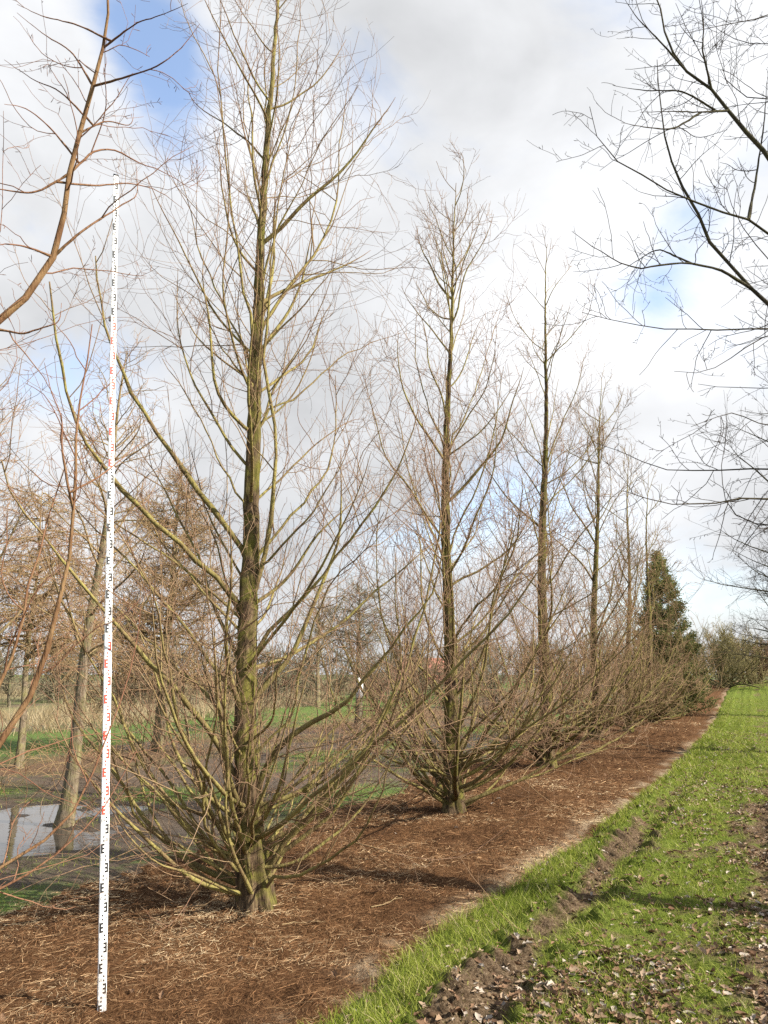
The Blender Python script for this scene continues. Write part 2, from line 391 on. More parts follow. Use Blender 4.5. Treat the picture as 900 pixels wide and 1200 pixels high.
def build_strip(name, mat, wl, wr, zf, attrf, label):
    sp = np.concatenate([np.arange(-12, -5.5, 0.15), np.arange(-5.5, 6, 0.024), prog(6.01, 106, 0.03, 1.045)])
    tp = np.linspace(0, 1, 150)
    S, Tt = np.meshgrid(sp, tp, indexing='ij'); s = S.ravel(); t = Tt.ravel()
    a = wl(s); c = wr(s); w = a+(c-a)*t; x, y = xy(s, w)
    me = mesh_from(name, np.stack([x, y, zf(x, y)], -1), [grid_faces(len(sp), len(tp))[:, ::-1]], mat, attrf(s, w))
    tag(mobj(name, me), label, kind='structure')
def path_green(s, w):
    n = fbm(s*1.1, w*1.1, 71, 4); n2 = fbm(s*4, w*4, 72, 3)
    g = 0.60+1.25*(n-0.5)+0.7*(n2-0.5)
    g = g+0.3*np.exp(-((w-edge_r(s)-0.25)/0.25)**2)
    g = g-0.52*np.exp(-((w-rutc(s)+0.10)/(0.06+0.17*n2))**2)*(1-0.75*sstep(s, 4, 13))-0.55*np.exp(-((w-RUT[1])/0.36)**2)*(1-0.6*sstep(s, 6, 14))
    g = g-0.13*(1-sstep(s, -2.5, 1.5))*sstep(w, 2.4, 2.7)
    g = g+0.25*sstep(s, 4, 12)
    return np.clip(g, 0, 1)
build_strip('grass_path', soil_material('turf_and_earth', 'path'), lambda s: edge_r(s)-0.1, lambda s: 0*s+PATHR+0.4, path_z,
            lambda s, w: {'green': path_green(s, w)}, 'grassy vehicle track with tyre ruts beside the tree row')
build_strip('mulch_bed', soil_material('needle_litter', 'bed'), lambda s: edge_l(s)-0.1, lambda s: edge_r(s)+0.12, bed_z,
            lambda s, w: {'straw': np.exp(-((w-edge_r(s)+0.12)/0.16)**2)*sstep(fbm(s*2.6, w*2.6, 5, 3), 0.35, 0.62)},
            'strip of brown needle litter under the row of bare trees')

# puddle
def build_puddle():
    sp = np.linspace(-4.5, 8.5, 60); wp = np.linspace(-7.6, -2.35, 30)
    S, Wp = np.meshgrid(sp, wp, indexing='ij'); s = S.ravel(); w = Wp.ravel(); x, y = xy(s, w)
    m, nt, bs = newmat('muddy_water'); b = NB(nt)
    bs.inputs['Base Color'].default_value = (0.055, 0.045, 0.035, 1); bs.inputs['Roughness'].default_value = 0.03
    bs.inputs['IOR'].default_value = 1.4
    b.bump(bs, b.noise(b.pos(), 9, 3, 0.5), 0.08, 0.02)
    keep = (np.abs(s-2) < 6.6)
    me = mesh_from('puddle', np.stack([x, y, 0*x-0.036], -1), [grid_faces(60, 30)[:, ::-1]], m)
    tag(mobj('puddle', me), 'shallow muddy puddle reflecting the sky behind the staff', kind='structure')
build_puddle()

# ------------------------------------------------------------------ row trees
def trunk_mesh(P, r, mat, origin, sides=30, flare=0.10, seed=0):
    n = len(P); P = np.asarray(P); r = np.asarray(r)
    T = unit(np.gradient(P, axis=0)); U = unit(np.cross(T, np.array([[0, 1.0, 0]]))); Vv = np.cross(T, U)
    a = np.arange(sides)*2*math.pi/sides
    h = P[:, 2]-P[0, 2]
    A, Hh = np.meshgrid(a, h)
    lob = 0.12*np.sin(3*A+seed+0.3*Hh)+0.10*np.sin(7*A+2*seed-0.5*Hh)+0.16*(vnoise(A*sides/6.28*0.8, Hh*4, seed)-0.5)
    k = 1+lob*(0.5+1.2*np.exp(-Hh/0.5))+flare*np.exp(-Hh/0.16)*(1+1.0*np.sin(4*A+seed))
    rr = r[:, None]*k
    V = P[:, None, :]+rr[..., None]*(np.cos(a)[None, :, None]*U[:, None, :]+np.sin(a)[None, :, None]*Vv[:, None, :])
    i = np.arange(n-1)[:, None]*sides; j = np.arange(sides)[None]; j2 = (j+1) % sides
    F = np.stack([i+j, i+j2, i+sides+j2, i+sides+j], -1).reshape(-1, 4)
    return mesh_from('trunk', V.reshape(-1, 3)-origin, [F], mat, {'rad': np.repeat(r, sides), 'rnd': np.zeros(n*sides)})

def row_tree(name, label, cat, group, trunk_px, Y, r0, nl, seed, rmin, traced=(), dens=1.0, mat=M_ROW, zmax=None, lscale=1.0, basket=42, bang=(-2, 38)):
    global rng
    rng = np.random.default_rng(seed)
    P = spline([at(px, py, Y) for px, py in trunk_px], 90)
    x0, y0 = P[0, 0], P[0, 1]; z0 = float(surf(np.array([x0]), np.array([y0]))[0])-0.05
    P[0, 2] = z0; P[1:, :2] += rng.normal(size=(len(P)-1, 2))*0.005
    hs = P[:, 2]-z0; Ht = hs[-1]; P[:, 0] += 0.025*np.sin(hs*1.1+seed)*np.minimum(hs, 1); P[:, 1] += 0.03*np.cos(hs*0.9+seed*2)*np.minimum(hs, 1)
    r = r0*np.interp(hs/Ht, [0, .025, .06, .12, .22, .33, .46, .59, .74, .84, 1], [1.65, 1.5, 1.25, 1.08, 0.98, .84, .70, .46, .30, .20, .05])
    root = empty(name, (x0, y0, z0)); tag(root, label, cat, group); org = np.array([x0, y0, z0])
    mobj('trunk', trunk_mesh(P, r, mat, org, seed=seed), root)
    # primary limbs: a dense basket near the ground, then spaced up to the tip
    hb = 0.07+0.70*rng.random(basket)**1.25
    hu = 0.9+(Ht-1.0)*np.sort(rng.random(nl))**1.05
    h = np.concatenate([hb, hu]); B = len(h); f = h/Ht
    lh = np.interp(h, hs, np.arange(len(hs)))/(len(hs)-1)
    p, _ = sample(P[None], np.zeros(B, int), lh)
    az = rng.random()*6.28+np.arange(B)*2.39996+rng.normal(size=B)*0.4
    el = np.where(np.arange(B) < basket, R(bang[0])+R(bang[1]-bang[0])*rng.random(B), R(30)+R(25)*f+R(10)*rng.normal(size=B))
    d = np.stack([np.cos(az)*np.cos(el), np.sin(az)*np.cos(el), np.sin(el)], -1)
    Ln = np.where(np.arange(B) < basket, 1.5+1.3*rng.random(B), (0.45+2.3*(1-f)**0.75)*(0.6+0.6*rng.random(B)))*lscale
    trop = np.where(np.arange(B) < basket, 1.0+0.7*rng.random(B), 0.55+0.5*rng.random(B))
    LP = grow(p, d, Ln, 14, trop, 0.38)
    lr = np.clip(0.0068*Ln**0.9+0.003*rng.random(B), 0.004, 0.022)*np.where(np.arange(B) < basket, 0.75+0.8*rng.random(B), 1.0)*(1+0.5*(rng.random(B) < 0.18)*(Ln > 1.4))
    lr = np.maximum(lr, rmin*1.6)
    LR = taper(B, 14, lr, np.full(B, rmin*1.1), 0.85)
    limbs = [(LP[i], LR[i], Ln[i]) for i in range(B)]
    for pts, ra, dy in traced:
        q = spline([at(px, py, Y+dy*k/(len(pts)-1)**1.0) for k, (px, py) in enumerate(pts)], 16)
        k0 = int(np.argmin(np.linalg.norm(P-q[0], axis=1))); k0 = max(k0-2, 0)
        q = spline(np.vstack([P[k0:k0+1], q[1:]]), 16)
        ln = np.linalg.norm(np.diff(q, axis=0), axis=1).sum()
        q[1:-1] += rng.normal(size=(14, 3))*0.008
        limbs.append((q, 0.56*ra*(1-0.80*np.linspace(0, 1, 16)**0.9)*(1+0.10*rng.normal(size=16)), ln))
    AL = np.stack([spline(l[0], 16) if len(l[0]) != 16 else l[0] for l in limbs])
    ALr = np.stack([np.interp(np.linspace(0, 1, 16), np.linspace(0, 1, len(l[1])), l[1]) for l in limbs])
    lens = np.array([l[2] for l in limbs])
    # secondaries
    low = np.concatenate([np.where(np.arange(B) < basket, 0.62, 1.0), np.full(len(limbs)-B, 0.85)])
    ns = np.maximum((lens*5.2*low*dens*(0.7+0.6*rng.random(len(lens)))).astype(int), 2)
    idx = np.repeat(np.arange(len(limbs)), ns); t = 0.12+0.86*rng.random(len(idx))
    sl_ = np.clip(np.maximum(lens[idx], 1.1)*(0.50-0.22*t)*(0.3+1.0*rng.random(len(idx))), 0.15, 1.5)
    SP = sprout(AL, idx, t, R(28)+R(38)*rng.random(len(idx)), sl_, 9, 0.3+0.9*rng.random(len(idx)), 0.42)
    pr = ALr[idx, np.clip((t*15).astype(int), 0, 15)]
    SR = taper(len(idx), 9, np.maximum(np.minimum(0.0045*sl_**0.7, pr*0.7), rmin*1.1), np.full(len(idx), rmin*0.8))
    for i in range(len(limbs)):
        tb = Tubes(); tb.add(AL[i], ALr[i], 7)
        k = idx == i; tb.add(SP[k], SR[k], 4)
        mobj('branch', tb.mesh('branch', mat, org), root)
    # fine twigs
    nt_ = rng.poisson((sl_*5.5*dens+0.5)*low[idx]); i2 = np.repeat(np.arange(len(idx)), nt_); t2 = 0.1+0.9*rng.random(len(i2))
    l2 = np.clip(sl_[i2]*(0.2+0.55*rng.random(len(i2))), 0.08, 0.7)
    TP = sprout(SP, i2, t2, R(25)+R(45)*rng.random(len(i2)), l2, 6, 0.1+0.8*rng.random(len(i2)), 0.45)
    tw = Tubes(); tw.add(TP, taper(len(i2), 6, np.full(len(i2), rmin), np.full(len(i2), rmin*0.6)), 3)
    n3 = rng.poisson(l2*3.0*dens); i3 = np.repeat(np.arange(len(i2)), n3)
    l3 = 0.05+0.16*rng.random(len(i3))
    QP = sprout(TP, i3, 0.15+0.8*rng.random(len(i3)), R(30)+R(40)*rng.random(len(i3)), l3, 4, 0.3, 0.4)
    tw.add(QP, taper(len(i3), 4, np.full(len(i3), rmin*0.75), np.full(len(i3), rmin*0.55)), 3)
    # short epicormic shoots on the lower trunk
    k = int(190*dens); hh = 0.1+2.2*rng.random(k)**1.5
    pp, _ = sample(P[None], np.zeros(k, int), np.interp(hh, hs, np.arange(90))/89)
    az = rng.random(k)*6.28; dd = np.stack([np.cos(az), np.sin(az), 0.2+0.8*rng.random(k)], -1)
    tw.add(grow(pp, dd, 0.18+0.4*rng.random(k), 6, 0.8, 0.7), taper(k, 6, np.full(k, rmin*1.6), np.full(k, rmin*0.8)), 3)
    tag(mobj('twigs', tw.mesh('twigs', mat, org), root), kind='stuff')
    return root

ROWG = 'bare trees planted in one row'
TR1 = [  # limbs of the near tree, traced: photo pixels, start radius, depth drift
    ([(279, 632), (240, 586), (200, 535), (170, 485), (146, 446), (133, 412), (118, 360), (112, 300)], 0.050, -0.5),
    ([(276, 702), (250, 672), (215, 642), (175, 605), (135, 562), (105, 530), (88, 495), (74, 440), (66, 395), (58, 330)], 0.052, -1.0),
    ([(274, 755), (252, 715), (238, 672), (228, 640), (205, 600), (185, 560), (160, 520)], 0.032, 0.5),
    ([(272, 905), (240, 850), (190, 790), (125, 720), (80, 662), (40, 615), (15, 590), (2, 540)], 0.046, -1.2),
    ([(276, 860), (250, 820), (215, 790), (160, 740), (120, 700), (95, 668)], 0.034, 0.9),
    ([(304, 690), (312, 640), (320, 590), (326, 520), (318, 482), (309, 466), (312, 400), (315, 340), (322, 260), (340, 170)], 0.042, -0.5),
    ([(302, 748), (345, 712), (385, 668), (415, 625), (440, 595), (470, 545), (490, 480)], 0.034, -0.6),
    ([(312, 640), (335, 610), (365, 580), (385, 550), (395, 500), (393, 440)], 0.030, 0.6),
    ([(300, 915), (318, 885), (345, 858), (395, 832), (425, 800), (450, 768), (482, 728), (512, 692), (520, 640)], 0.050, -0.8),
    ([(338, 860), (352, 790), (368, 725), (388, 682), (415, 655), (435, 640), (450, 600)], 0.024, -0.9),
    ([(310, 1010), (360, 960), (410, 905), (440, 870), (475, 842), (520, 800), (560, 752), (600, 720), (640, 655)], 0.040, -1.2),
    ([(306, 1000), (350, 985), (400, 950), (425, 900), (440, 850), (480, 780), (500, 700), (520, 600), (545, 530)], 0.036, -0.4),
    ([(290, 1012), (262, 990), (240, 935), (222, 880), (205, 820), (190, 760), (186, 700), (160, 655), (120, 600)], 0.036, -1.3),
    ([(292, 1020), (250, 1000), (236, 960), (240, 900), (255, 840), (258, 800), (245, 730), (240, 660)], 0.026, -1.7),
    ([(288, 1015), (230, 980), (175, 910), (150, 860), (120, 790), (90, 745), (60, 640)], 0.032, -0.6),
    ([(292, 1030), (240, 1010), (190, 985), (150, 950), (140, 900), (110, 850), (70, 800)], 0.028, -1.2),
    ([(300, 1025), (340, 1030), (380, 1010), (420, 985), (445, 940), (460, 880), (480, 850)], 0.028, -1.5),
    ([(303, 480), (345, 470), (375, 440), (400, 415), (440, 400), (470, 390)], 0.022, 0.8),
    ([(298, 445), (282, 440), (265, 415), (250, 390), (232, 350)], 0.02, -0.5),
    ([(304, 400), (290, 370), (282, 310), (270, 240), (262, 160), (255, 80), (258, 0)], 0.026, -0.4),
    ([(306, 380), (330, 350), (355, 315), (375, 290), (395, 240), (398, 160), (410, 90)], 0.028, 0.7),
    ([(309, 320), (325, 270), (345, 230), (370, 180), (395, 140), (420, 100)], 0.02, -0.6),
    ([(300, 430), (262, 360), (235, 300), (215, 220), (205, 190)], 0.022, 0.6),
    ([(312, 250), (300, 200), (285, 150), (285, 80), (292, 0)], 0.016, 0.5),
    ([(314, 200), (335, 150), (348, 90), (352, 20), (356, -40)], 0.018, -0.3),
    ([(292, 600), (255, 540), (240, 500), (225, 470), (205, 440), (190, 420)], 0.022, -0.4),
]
TR2 = [
    ([(528, 880), (560, 850), (590, 820), (615, 790), (640, 740), (680, 690)], 0.036, -1.5),
    ([(524, 860), (495, 820), (465, 780), (445, 720), (440, 640), (450, 560)], 0.036, -0.8),
    ([(528, 900), (570, 890), (620, 850), (670, 820), (720, 770), (760, 730)], 0.036, -2.0),
    ([(525, 640), (545, 600), (565, 560), (580, 500), (590, 430)], 0.03, -0.6),
    ([(523, 660), (505, 620), (490, 590), (475, 540), (465, 470)], 0.03, 0.6),
    ([(526, 520), (545, 490), (560, 450), (575, 400), (590, 350)], 0.024, 0.6),
    ([(526, 530), (505, 490), (490, 440), (485, 390), (490, 350)], 0.024, -0.5),
    ([(525, 760), (550, 720), (590, 680), (610, 620), (612, 560)], 0.034, -1.4),
]
row_tree('bare_tree', 'tallest bare tree, nearest in the row, mossy trunk beside the measuring staff', 'tree', ROWG,
         [(299, 1066), (294, 1000), (291, 930), (288, 850), (286, 760), (289, 660), (292, 560), (297, 470), (303, 390), (308, 310), (312, 230), (316, 150), (319, 80), (323, 10), (326, -60), (328, -110)],
         6.43, 0.080, 60, 11, 0.0018, TR1, 0.88)
row_tree('bare_tree', 'second bare tree of the row, its dark base just right of the nearest tree', 'tree', ROWG,
         [(532, 957), (528, 880), (526, 800), (524, 720), (523, 640), (524, 560), (526, 480), (528, 400), (529, 320), (531, 260), (535, 214)],
         10.46, 0.083, 50, 12, 0.0026, TR2, 1.0, lscale=1.15)
row_tree('bare_tree', 'third bare tree of the row with an upright trunk in the middle of the picture', 'tree', ROWG,
         [(640, 902), (637, 800), (636, 700), (637, 600), (639, 500), (640, 400), (640, 330), (641, 286)],
         15.51, 0.102, 44, 13, 0.0034, (), 0.9, lscale=1.25, basket=38)
row_tree('bare_tree', 'fourth bare tree of the row, left of two thinner far trunks', 'tree', ROWG,
         [(700, 870), (697, 760), (698, 640), (702, 540), (704, 480), (705, 442)],
         21.74, 0.10, 38, 14, 0.0043, (), 0.8, lscale=1.35)
row_tree('bare_tree', 'fifth bare tree of the row, thin trunk just left of the last one', 'tree', ROWG,
         [(738, 860), (737, 700), (735, 600), (738, 522)], 24.88, 0.085, 28, 15, 0.0048, (), 0.7, lscale=1.35, basket=32)
row_tree('bare_tree', 'last and smallest bare tree of the row, in front of the green conifer', 'tree', ROWG,
         [(765, 850), (760, 720), (758, 620), (759, 552)], 29.12, 0.09, 26, 16, 0.0055, (), 0.62, lscale=1.35, basket=30)

# tree standing left of the frame: only its limbs reach into the picture
def limb_tree(name, label, base_xy, height, r0, limbs, mat, seed, rmin, dens, sec_len, sec_ang, extra, lean=(0, 0), trop=0.5, wob=0.5, elev=(25, 50), spur=True, fat=1.0):
    global rng
    rng = np.random.default_rng(seed)
    x0, y0 = base_xy; z0 = float(surf(np.array([x0]), np.array([y0]))[0])-0.05; org = np.array([x0, y0, z0])
    root = empty(name, org); tag(root, label, 'tree')
    hh = np.linspace(0, height, 30)
    P = np.stack([x0+lean[0]*hh/height+0.03*np.sin(hh*1.3), y0+lean[1]*hh/height+0.03*np.cos(hh*1.1)-0.03, z0+hh], -1)
    r = np.maximum(r0*(0.08+0.92*(1-hh/height))*(1+0.2*np.exp(-hh/0.5)), 0.01)
    mobj('trunk', trunk_mesh(P, r, mat, org, seed=seed), root)
    L = []
    for att, pts, ra, kids in limbs:      # att: height on the trunk, pts: (px,py,Y)
        a = np.array([np.interp(att, hh, P[:, 0]), np.interp(att, hh, P[:, 1]), z0+att]) if att is not None else None
        q = [at(*p) for p in pts]
        if a is not None: q = [a, a*0.45+q[0]*0.55+np.array([0, 0, -0.12])]+q
        if a is None:
            prev = np.concatenate([l[0] for l in L]); j = int(np.argmin(np.linalg.norm(prev-q[0], axis=1))); q[0] = prev[j]
        q = spline(q, 20); q[2:-1] += rng.normal(size=(17, 3))*0.0016*np.linalg.norm(q[-1]-q[0])
        L.append((q, fat*ra*(1-0.94*np.linspace(0, 1, 20)**0.85)*(1+0.09*rng.normal(size=20)), kids))
    if extra:
        h = np.linspace(height*0.2, height*0.97, extra)+rng.normal(size=extra)*0.1
        az = np.arange(extra)*2.4+rng.random(extra); el = R(elev[0])+R(elev[1]-elev[0])*rng.random(extra)
        ln = (0.5+3.0*(1-h/height)**0.7)*(0.6+0.6*rng.random(extra))*(height/9)
        pp = np.stack([np.interp(h, hh, P[:, 0]), np.interp(h, hh, P[:, 1]), z0+h], -1)
        G = grow(pp, np.stack([np.cos(az)*np.cos(el), np.sin(az)*np.cos(el), np.sin(el)], -1), ln, 20, 0.5, 0.4)
        for g, l in zip(G, ln): L.append((g, np.clip(0.011*l, 0.008, 0.06)*(1-0.85*np.linspace(0, 1, 20)**0.85)+0.001, 1.0))
    AL = np.stack([l[0] for l in L]); AR = np.stack([l[1] for l in L])
    lens = np.linalg.norm(np.diff(AL, axis=1), axis=2).sum(1); kid = np.array([l[2] for l in L])
    ns = np.maximum((lens*dens*kid).astype(int), 1); idx = np.repeat(np.arange(len(L)), ns); t = 0.2+0.79*rng.random(len(idx))
    ls = sec_len*(0.35+1.0*rng.random(len(idx)))*(1.1-0.5*t)
    SP = sprout(AL, idx, t, R(sec_ang[0])+R(sec_ang[1]-sec_ang[0])*rng.random(len(idx)), ls, 10, trop*(0.3+rng.random(len(idx))), wob)
    SR = taper(len(idx), 10, np.maximum(np.minimum(0.0058*ls**0.6, AR[idx, (t*19).astype(int)]*0.75), rmin*1.3), np.full(len(idx), rmin))
    for i in range(len(L)):
        tb = Tubes(); tb.add(AL[i], AR[i]+rmin*0.6, 9); k = idx == i; tb.add(SP[k], SR[k], 5); mobj('branch', tb.mesh('branch', mat, org), root)
    tw = Tubes()
    n2 = rng.poisson(ls*7.5); i2 = np.repeat(np.arange(len(idx)), n2); l2 = 0.06+0.30*rng.random(len(i2))**1.5
    TP = sprout(SP, i2, 0.1+0.88*rng.random(len(i2)), R(35)+R(35)*rng.random(len(i2)), l2, 6, trop*0.6, wob)
    tw.add(TP, taper(len(i2), 6, np.full(len(i2), rmin), np.full(len(i2), rmin*0.75)), 3)
    if spur:   # short spurs ending in buds
        n3 = rng.poisson(l2*9); i3 = np.repeat(np.arange(len(i2)), n3); l3 = 0.012+0.03*rng.random(len(i3))
        QP = sprout(TP, i3, rng.random(len(i3)), R(45)+R(30)*rng.random(len(i3)), l3, 4, 0.1, 0.1)
        tw.add(QP, np.broadcast_to(np.array([0.8, 0.9, 1.5, 0.5])*rmin, (len(i3), 4)), 3)
    tag(mobj('twigs', tw.mesh('twigs', mat, org), root), kind='stuff')
    return root

LEFT = [
    (2.2, [(0, 381, 3.1), (35, 346, 3.15), (62, 310, 3.2), (72, 262, 3.2), (80, 205, 3.2), (92, 150, 3.2), (108, 105, 3.2), (122, 60, 3.2), (128, 20, 3.2), (126, -40, 3.2), (130, -120, 3.2)], 0.042, 0.5),
    (None, [(128, 37, 3.2), (160, 26, 3.15), (190, 18, 3.1), (220, 4, 3.05)], 0.0065, 0.3),
    (None, [(112, 104, 3.2), (150, 90, 3.1), (185, 78, 3.0), (215, 55, 3.0), (234, 28, 3.0)], 0.008, 0.4),
    (None, [(100, 138, 3.2), (125, 140, 3.25), (155, 150, 3.3), (157, 125, 3.3)], 0.006, 0.3),
    (None, [(84, 190, 3.2), (110, 176, 3.3), (135, 174, 3.4), (160, 190, 3.5), (190, 200, 3.6), (230, 225, 3.8)], 0.008, 0.6),
    (None, [(75, 225, 3.2), (40, 228, 3.15), (0, 222, 3.1), (-40, 215, 3.0)], 0.008, 0.6),
    (None, [(75, 226, 3.2), (110, 218, 3.3), (150, 214, 3.4), (185, 222, 3.5), (215, 245, 3.6)], 0.007, 0.5),
    (None, [(66, 300, 3.2), (90, 275, 3.2), (120, 255, 3.25), (150, 235, 3.3), (162, 232, 3.3), (160, 195, 3.3)], 0.009, 0.5),
    (None, [(64, 306, 3.2), (35, 290, 3.1), (10, 285, 3.0), (-20, 290, 2.9)], 0.008, 0.6),
    (None, [(122, 37, 3.2), (90, 28, 3.2), (50, 20, 3.2), (20, 5, 3.2)], 0.007, 0.5),
    (None, [(117, 82, 3.2), (85, 60, 3.25), (50, 40, 3.3), (20, 15, 3.3)], 0.007, 0.5),
    (None, [(96, 130, 3.2), (70, 105, 3.3), (40, 95, 3.3), (5, 70, 3.3)], 0.007, 0.5),
    (None, [(84, 182, 3.2), (60, 150, 3.2), (30, 125, 3.1), (5, 122, 3.0)], 0.0075, 0.6),
    (None, [(2, 382, 3.1), (12, 388, 3.1), (25, 392, 3.1), (50, 384, 3.1), (70, 378, 3.1), (72, 355, 3.1)], 0.009, 0.4),
    (0.75, [(0, 882, 3.1), (20, 850, 3.15), (45, 795, 3.2), (62, 735, 3.2), (72, 685, 3.25), (84, 625, 3.3), (93, 572, 3.35), (88, 525, 3.4), (92, 470, 3.45), (102, 430, 3.5), (108, 380, 3.5)], 0.036, 0.7),
    (None, [(91, 590, 3.33), (78, 560, 3.3), (72, 520, 3.3), (74, 490, 3.3), (60, 460, 3.3), (52, 425, 3.3)], 0.009, 0.5),
    (None, [(93, 575, 3.35), (115, 560, 3.4), (140, 540, 3.5), (170, 515, 3.6)], 0.007, 0.4),
    (0.9, [(0, 818, 3.2), (14, 770, 3.25), (24, 735, 3.3), (35, 690, 3.3), (50, 630, 3.35), (68, 575, 3.4), (80, 535, 3.4)], 0.026, 0.6),
    (0.8, [(-10, 700, 3.3), (15, 735, 3.3), (25, 735, 3.3)], 0.006, 0.2),
    (0.45, [(0, 1018, 3.5), (50, 990, 3.6), (88, 952, 3.7), (112, 895, 3.75), (130, 850, 3.8), (150, 800, 3.9), (160, 750, 3.95), (165, 710, 4.0)], 0.021, 0.7),
    (0.4, [(0, 1042, 3.5), (60, 1010, 3.6), (110, 962, 3.7), (140, 915, 3.8), (160, 880, 3.9)], 0.019, 0.6),
    (0.6, [(0, 890, 3.0), (60, 872, 3.2), (100, 856, 3.4), (140, 860, 3.6)], 0.009, 0.5),
    (0.5, [(0, 1025, 3.2), (60, 1020, 3.4), (110, 1000, 3.5), (125, 985, 3.6)], 0.006, 0.2),
    (1.6, [(0, 540, 3.3), (20, 590, 3.35), (45, 620, 3.4), (80, 660, 3.5)], 0.008, 0.4),
    (1.5, [(-5, 470, 3.2), (20, 440, 3.2), (30, 400, 3.2), (5, 360, 3.2)], 0.008, 0.7),
    (1.9, [(-20, 330, 3.3), (3, 270, 3.4), (5, 200, 3.4), (4, 130, 3.4)], 0.008, 0.7),
    (1.9, [(-40, 420, 3.6), (60, 395, 3.7), (110, 370, 3.8), (160, 372, 3.9)], 0.006, 0.6),
]
limb_tree('bare_tree', 'reddish brown bare limbs reaching in from the left edge, in front of the staff', (-2.95, 2.35), 7.5, 0.13, LEFT, M_NEAR, 21,
          0.0012, 5.5, 0.55, (30, 62), 14, trop=0.5, elev=(35, 60), fat=0.72)
Yr = 6.0
def Q(pts, dy=0.0): return [(x, y, Yr+dy*k/len(pts)) for k, (x, y) in enumerate(pts)]
RIGHT = [
    (4.8, Q([(935, 230), (900, 184), (870, 150), (845, 125), (822, 95), (795, 80), (782, 45), (770, 0), (750, -40)], 0.4), 0.042, 0.8),
    (None, Q([(822, 95), (823, 60), (825, 20), (820, -10)], 0.2), 0.011, 0.8),
    (None, Q([(796, 80), (770, 45), (745, 20), (730, -5)], 0.2), 0.010, 0.7),
    (None, Q([(850, 130), (815, 132), (785, 130), (750, 132)], -0.4), 0.010, 0.9),
    (None, Q([(840, 122), (800, 105), (755, 107), (718, 100)], 0.5), 0.010, 0.9),
    (None, Q([(830, 165), (790, 152), (760, 150), (728, 144)], -0.7), 0.010, 0.9),
    (4.0, Q([(930, 300), (900, 270), (882, 258), (845, 248), (800, 232), (760, 212), (722, 190), (702, 172), (691, 125)], -0.6), 0.024, 0.8),
    (None, Q([(880, 257), (885, 215), (895, 150), (900, 90)], 0.3), 0.014, 0.8),
    (3.2, Q([(930, 385), (900, 357), (875, 332), (845, 300), (820, 255), (800, 220), (785, 190), (775, 140), (770, 70)], 0.6), 0.036, 0.8),
    (None, Q([(874, 330), (845, 315), (800, 306), (745, 316), (710, 300), (670, 271)], -0.5), 0.014, 0.8),
    (None, Q([(790, 305), (770, 290), (740, 310), (725, 320)], 0.5), 0.009, 0.8),
    (3.0, Q([(930, 380), (900, 385), (830, 387), (770, 385), (725, 380), (682, 366)], -0.8), 0.018, 0.8),
    (2.6, Q([(930, 585), (900, 585), (875, 584), (810, 591), (770, 589), (730, 575)], -0.7), 0.020, 0.8),
    (2.7, Q([(930, 548), (900, 550), (825, 551), (775, 552), (735, 532), (700, 520)], 0.8), 0.017, 0.8),
    (3.0, Q([(930, 450), (900, 455), (862, 456), (835, 453), (818, 450)], 0.5), 0.013, 0.9),
    (3.2, Q([(930, 380), (880, 400), (850, 430), (822, 440), (790, 435)], -0.5), 0.013, 0.9),
    (5.4, Q([(930, 5), (900, 20), (860, 27), (830, 35), (785, 41)], -0.4), 0.013, 0.9),
    (5.4, Q([(930, 40), (880, 60), (850, 45), (830, 22)], 0.4), 0.013, 0.9),
    (2.5, Q([(940, 610), (880, 620), (850, 600), (845, 560), (850, 500)], 0.9), 0.013, 0.7),
    (5.0, Q([(930, 110), (890, 120), (860, 110), (845, 80), (838, 50)], 0.9), 0.013, 0.9),
    (3.5, Q([(940, 340), (905, 310), (885, 290), (860, 250), (850, 215)], -1.0), 0.014, 0.9),
    (3.0, Q([(940, 500), (890, 500), (860, 480), (835, 490), (810, 500)], -1.0), 0.012, 0.9),
]
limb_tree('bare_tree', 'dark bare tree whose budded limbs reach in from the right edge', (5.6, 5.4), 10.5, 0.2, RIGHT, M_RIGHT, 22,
          0.0018, 6.6, 0.62, (38, 70), 18, trop=0.3, wob=0.35, elev=(25, 55))

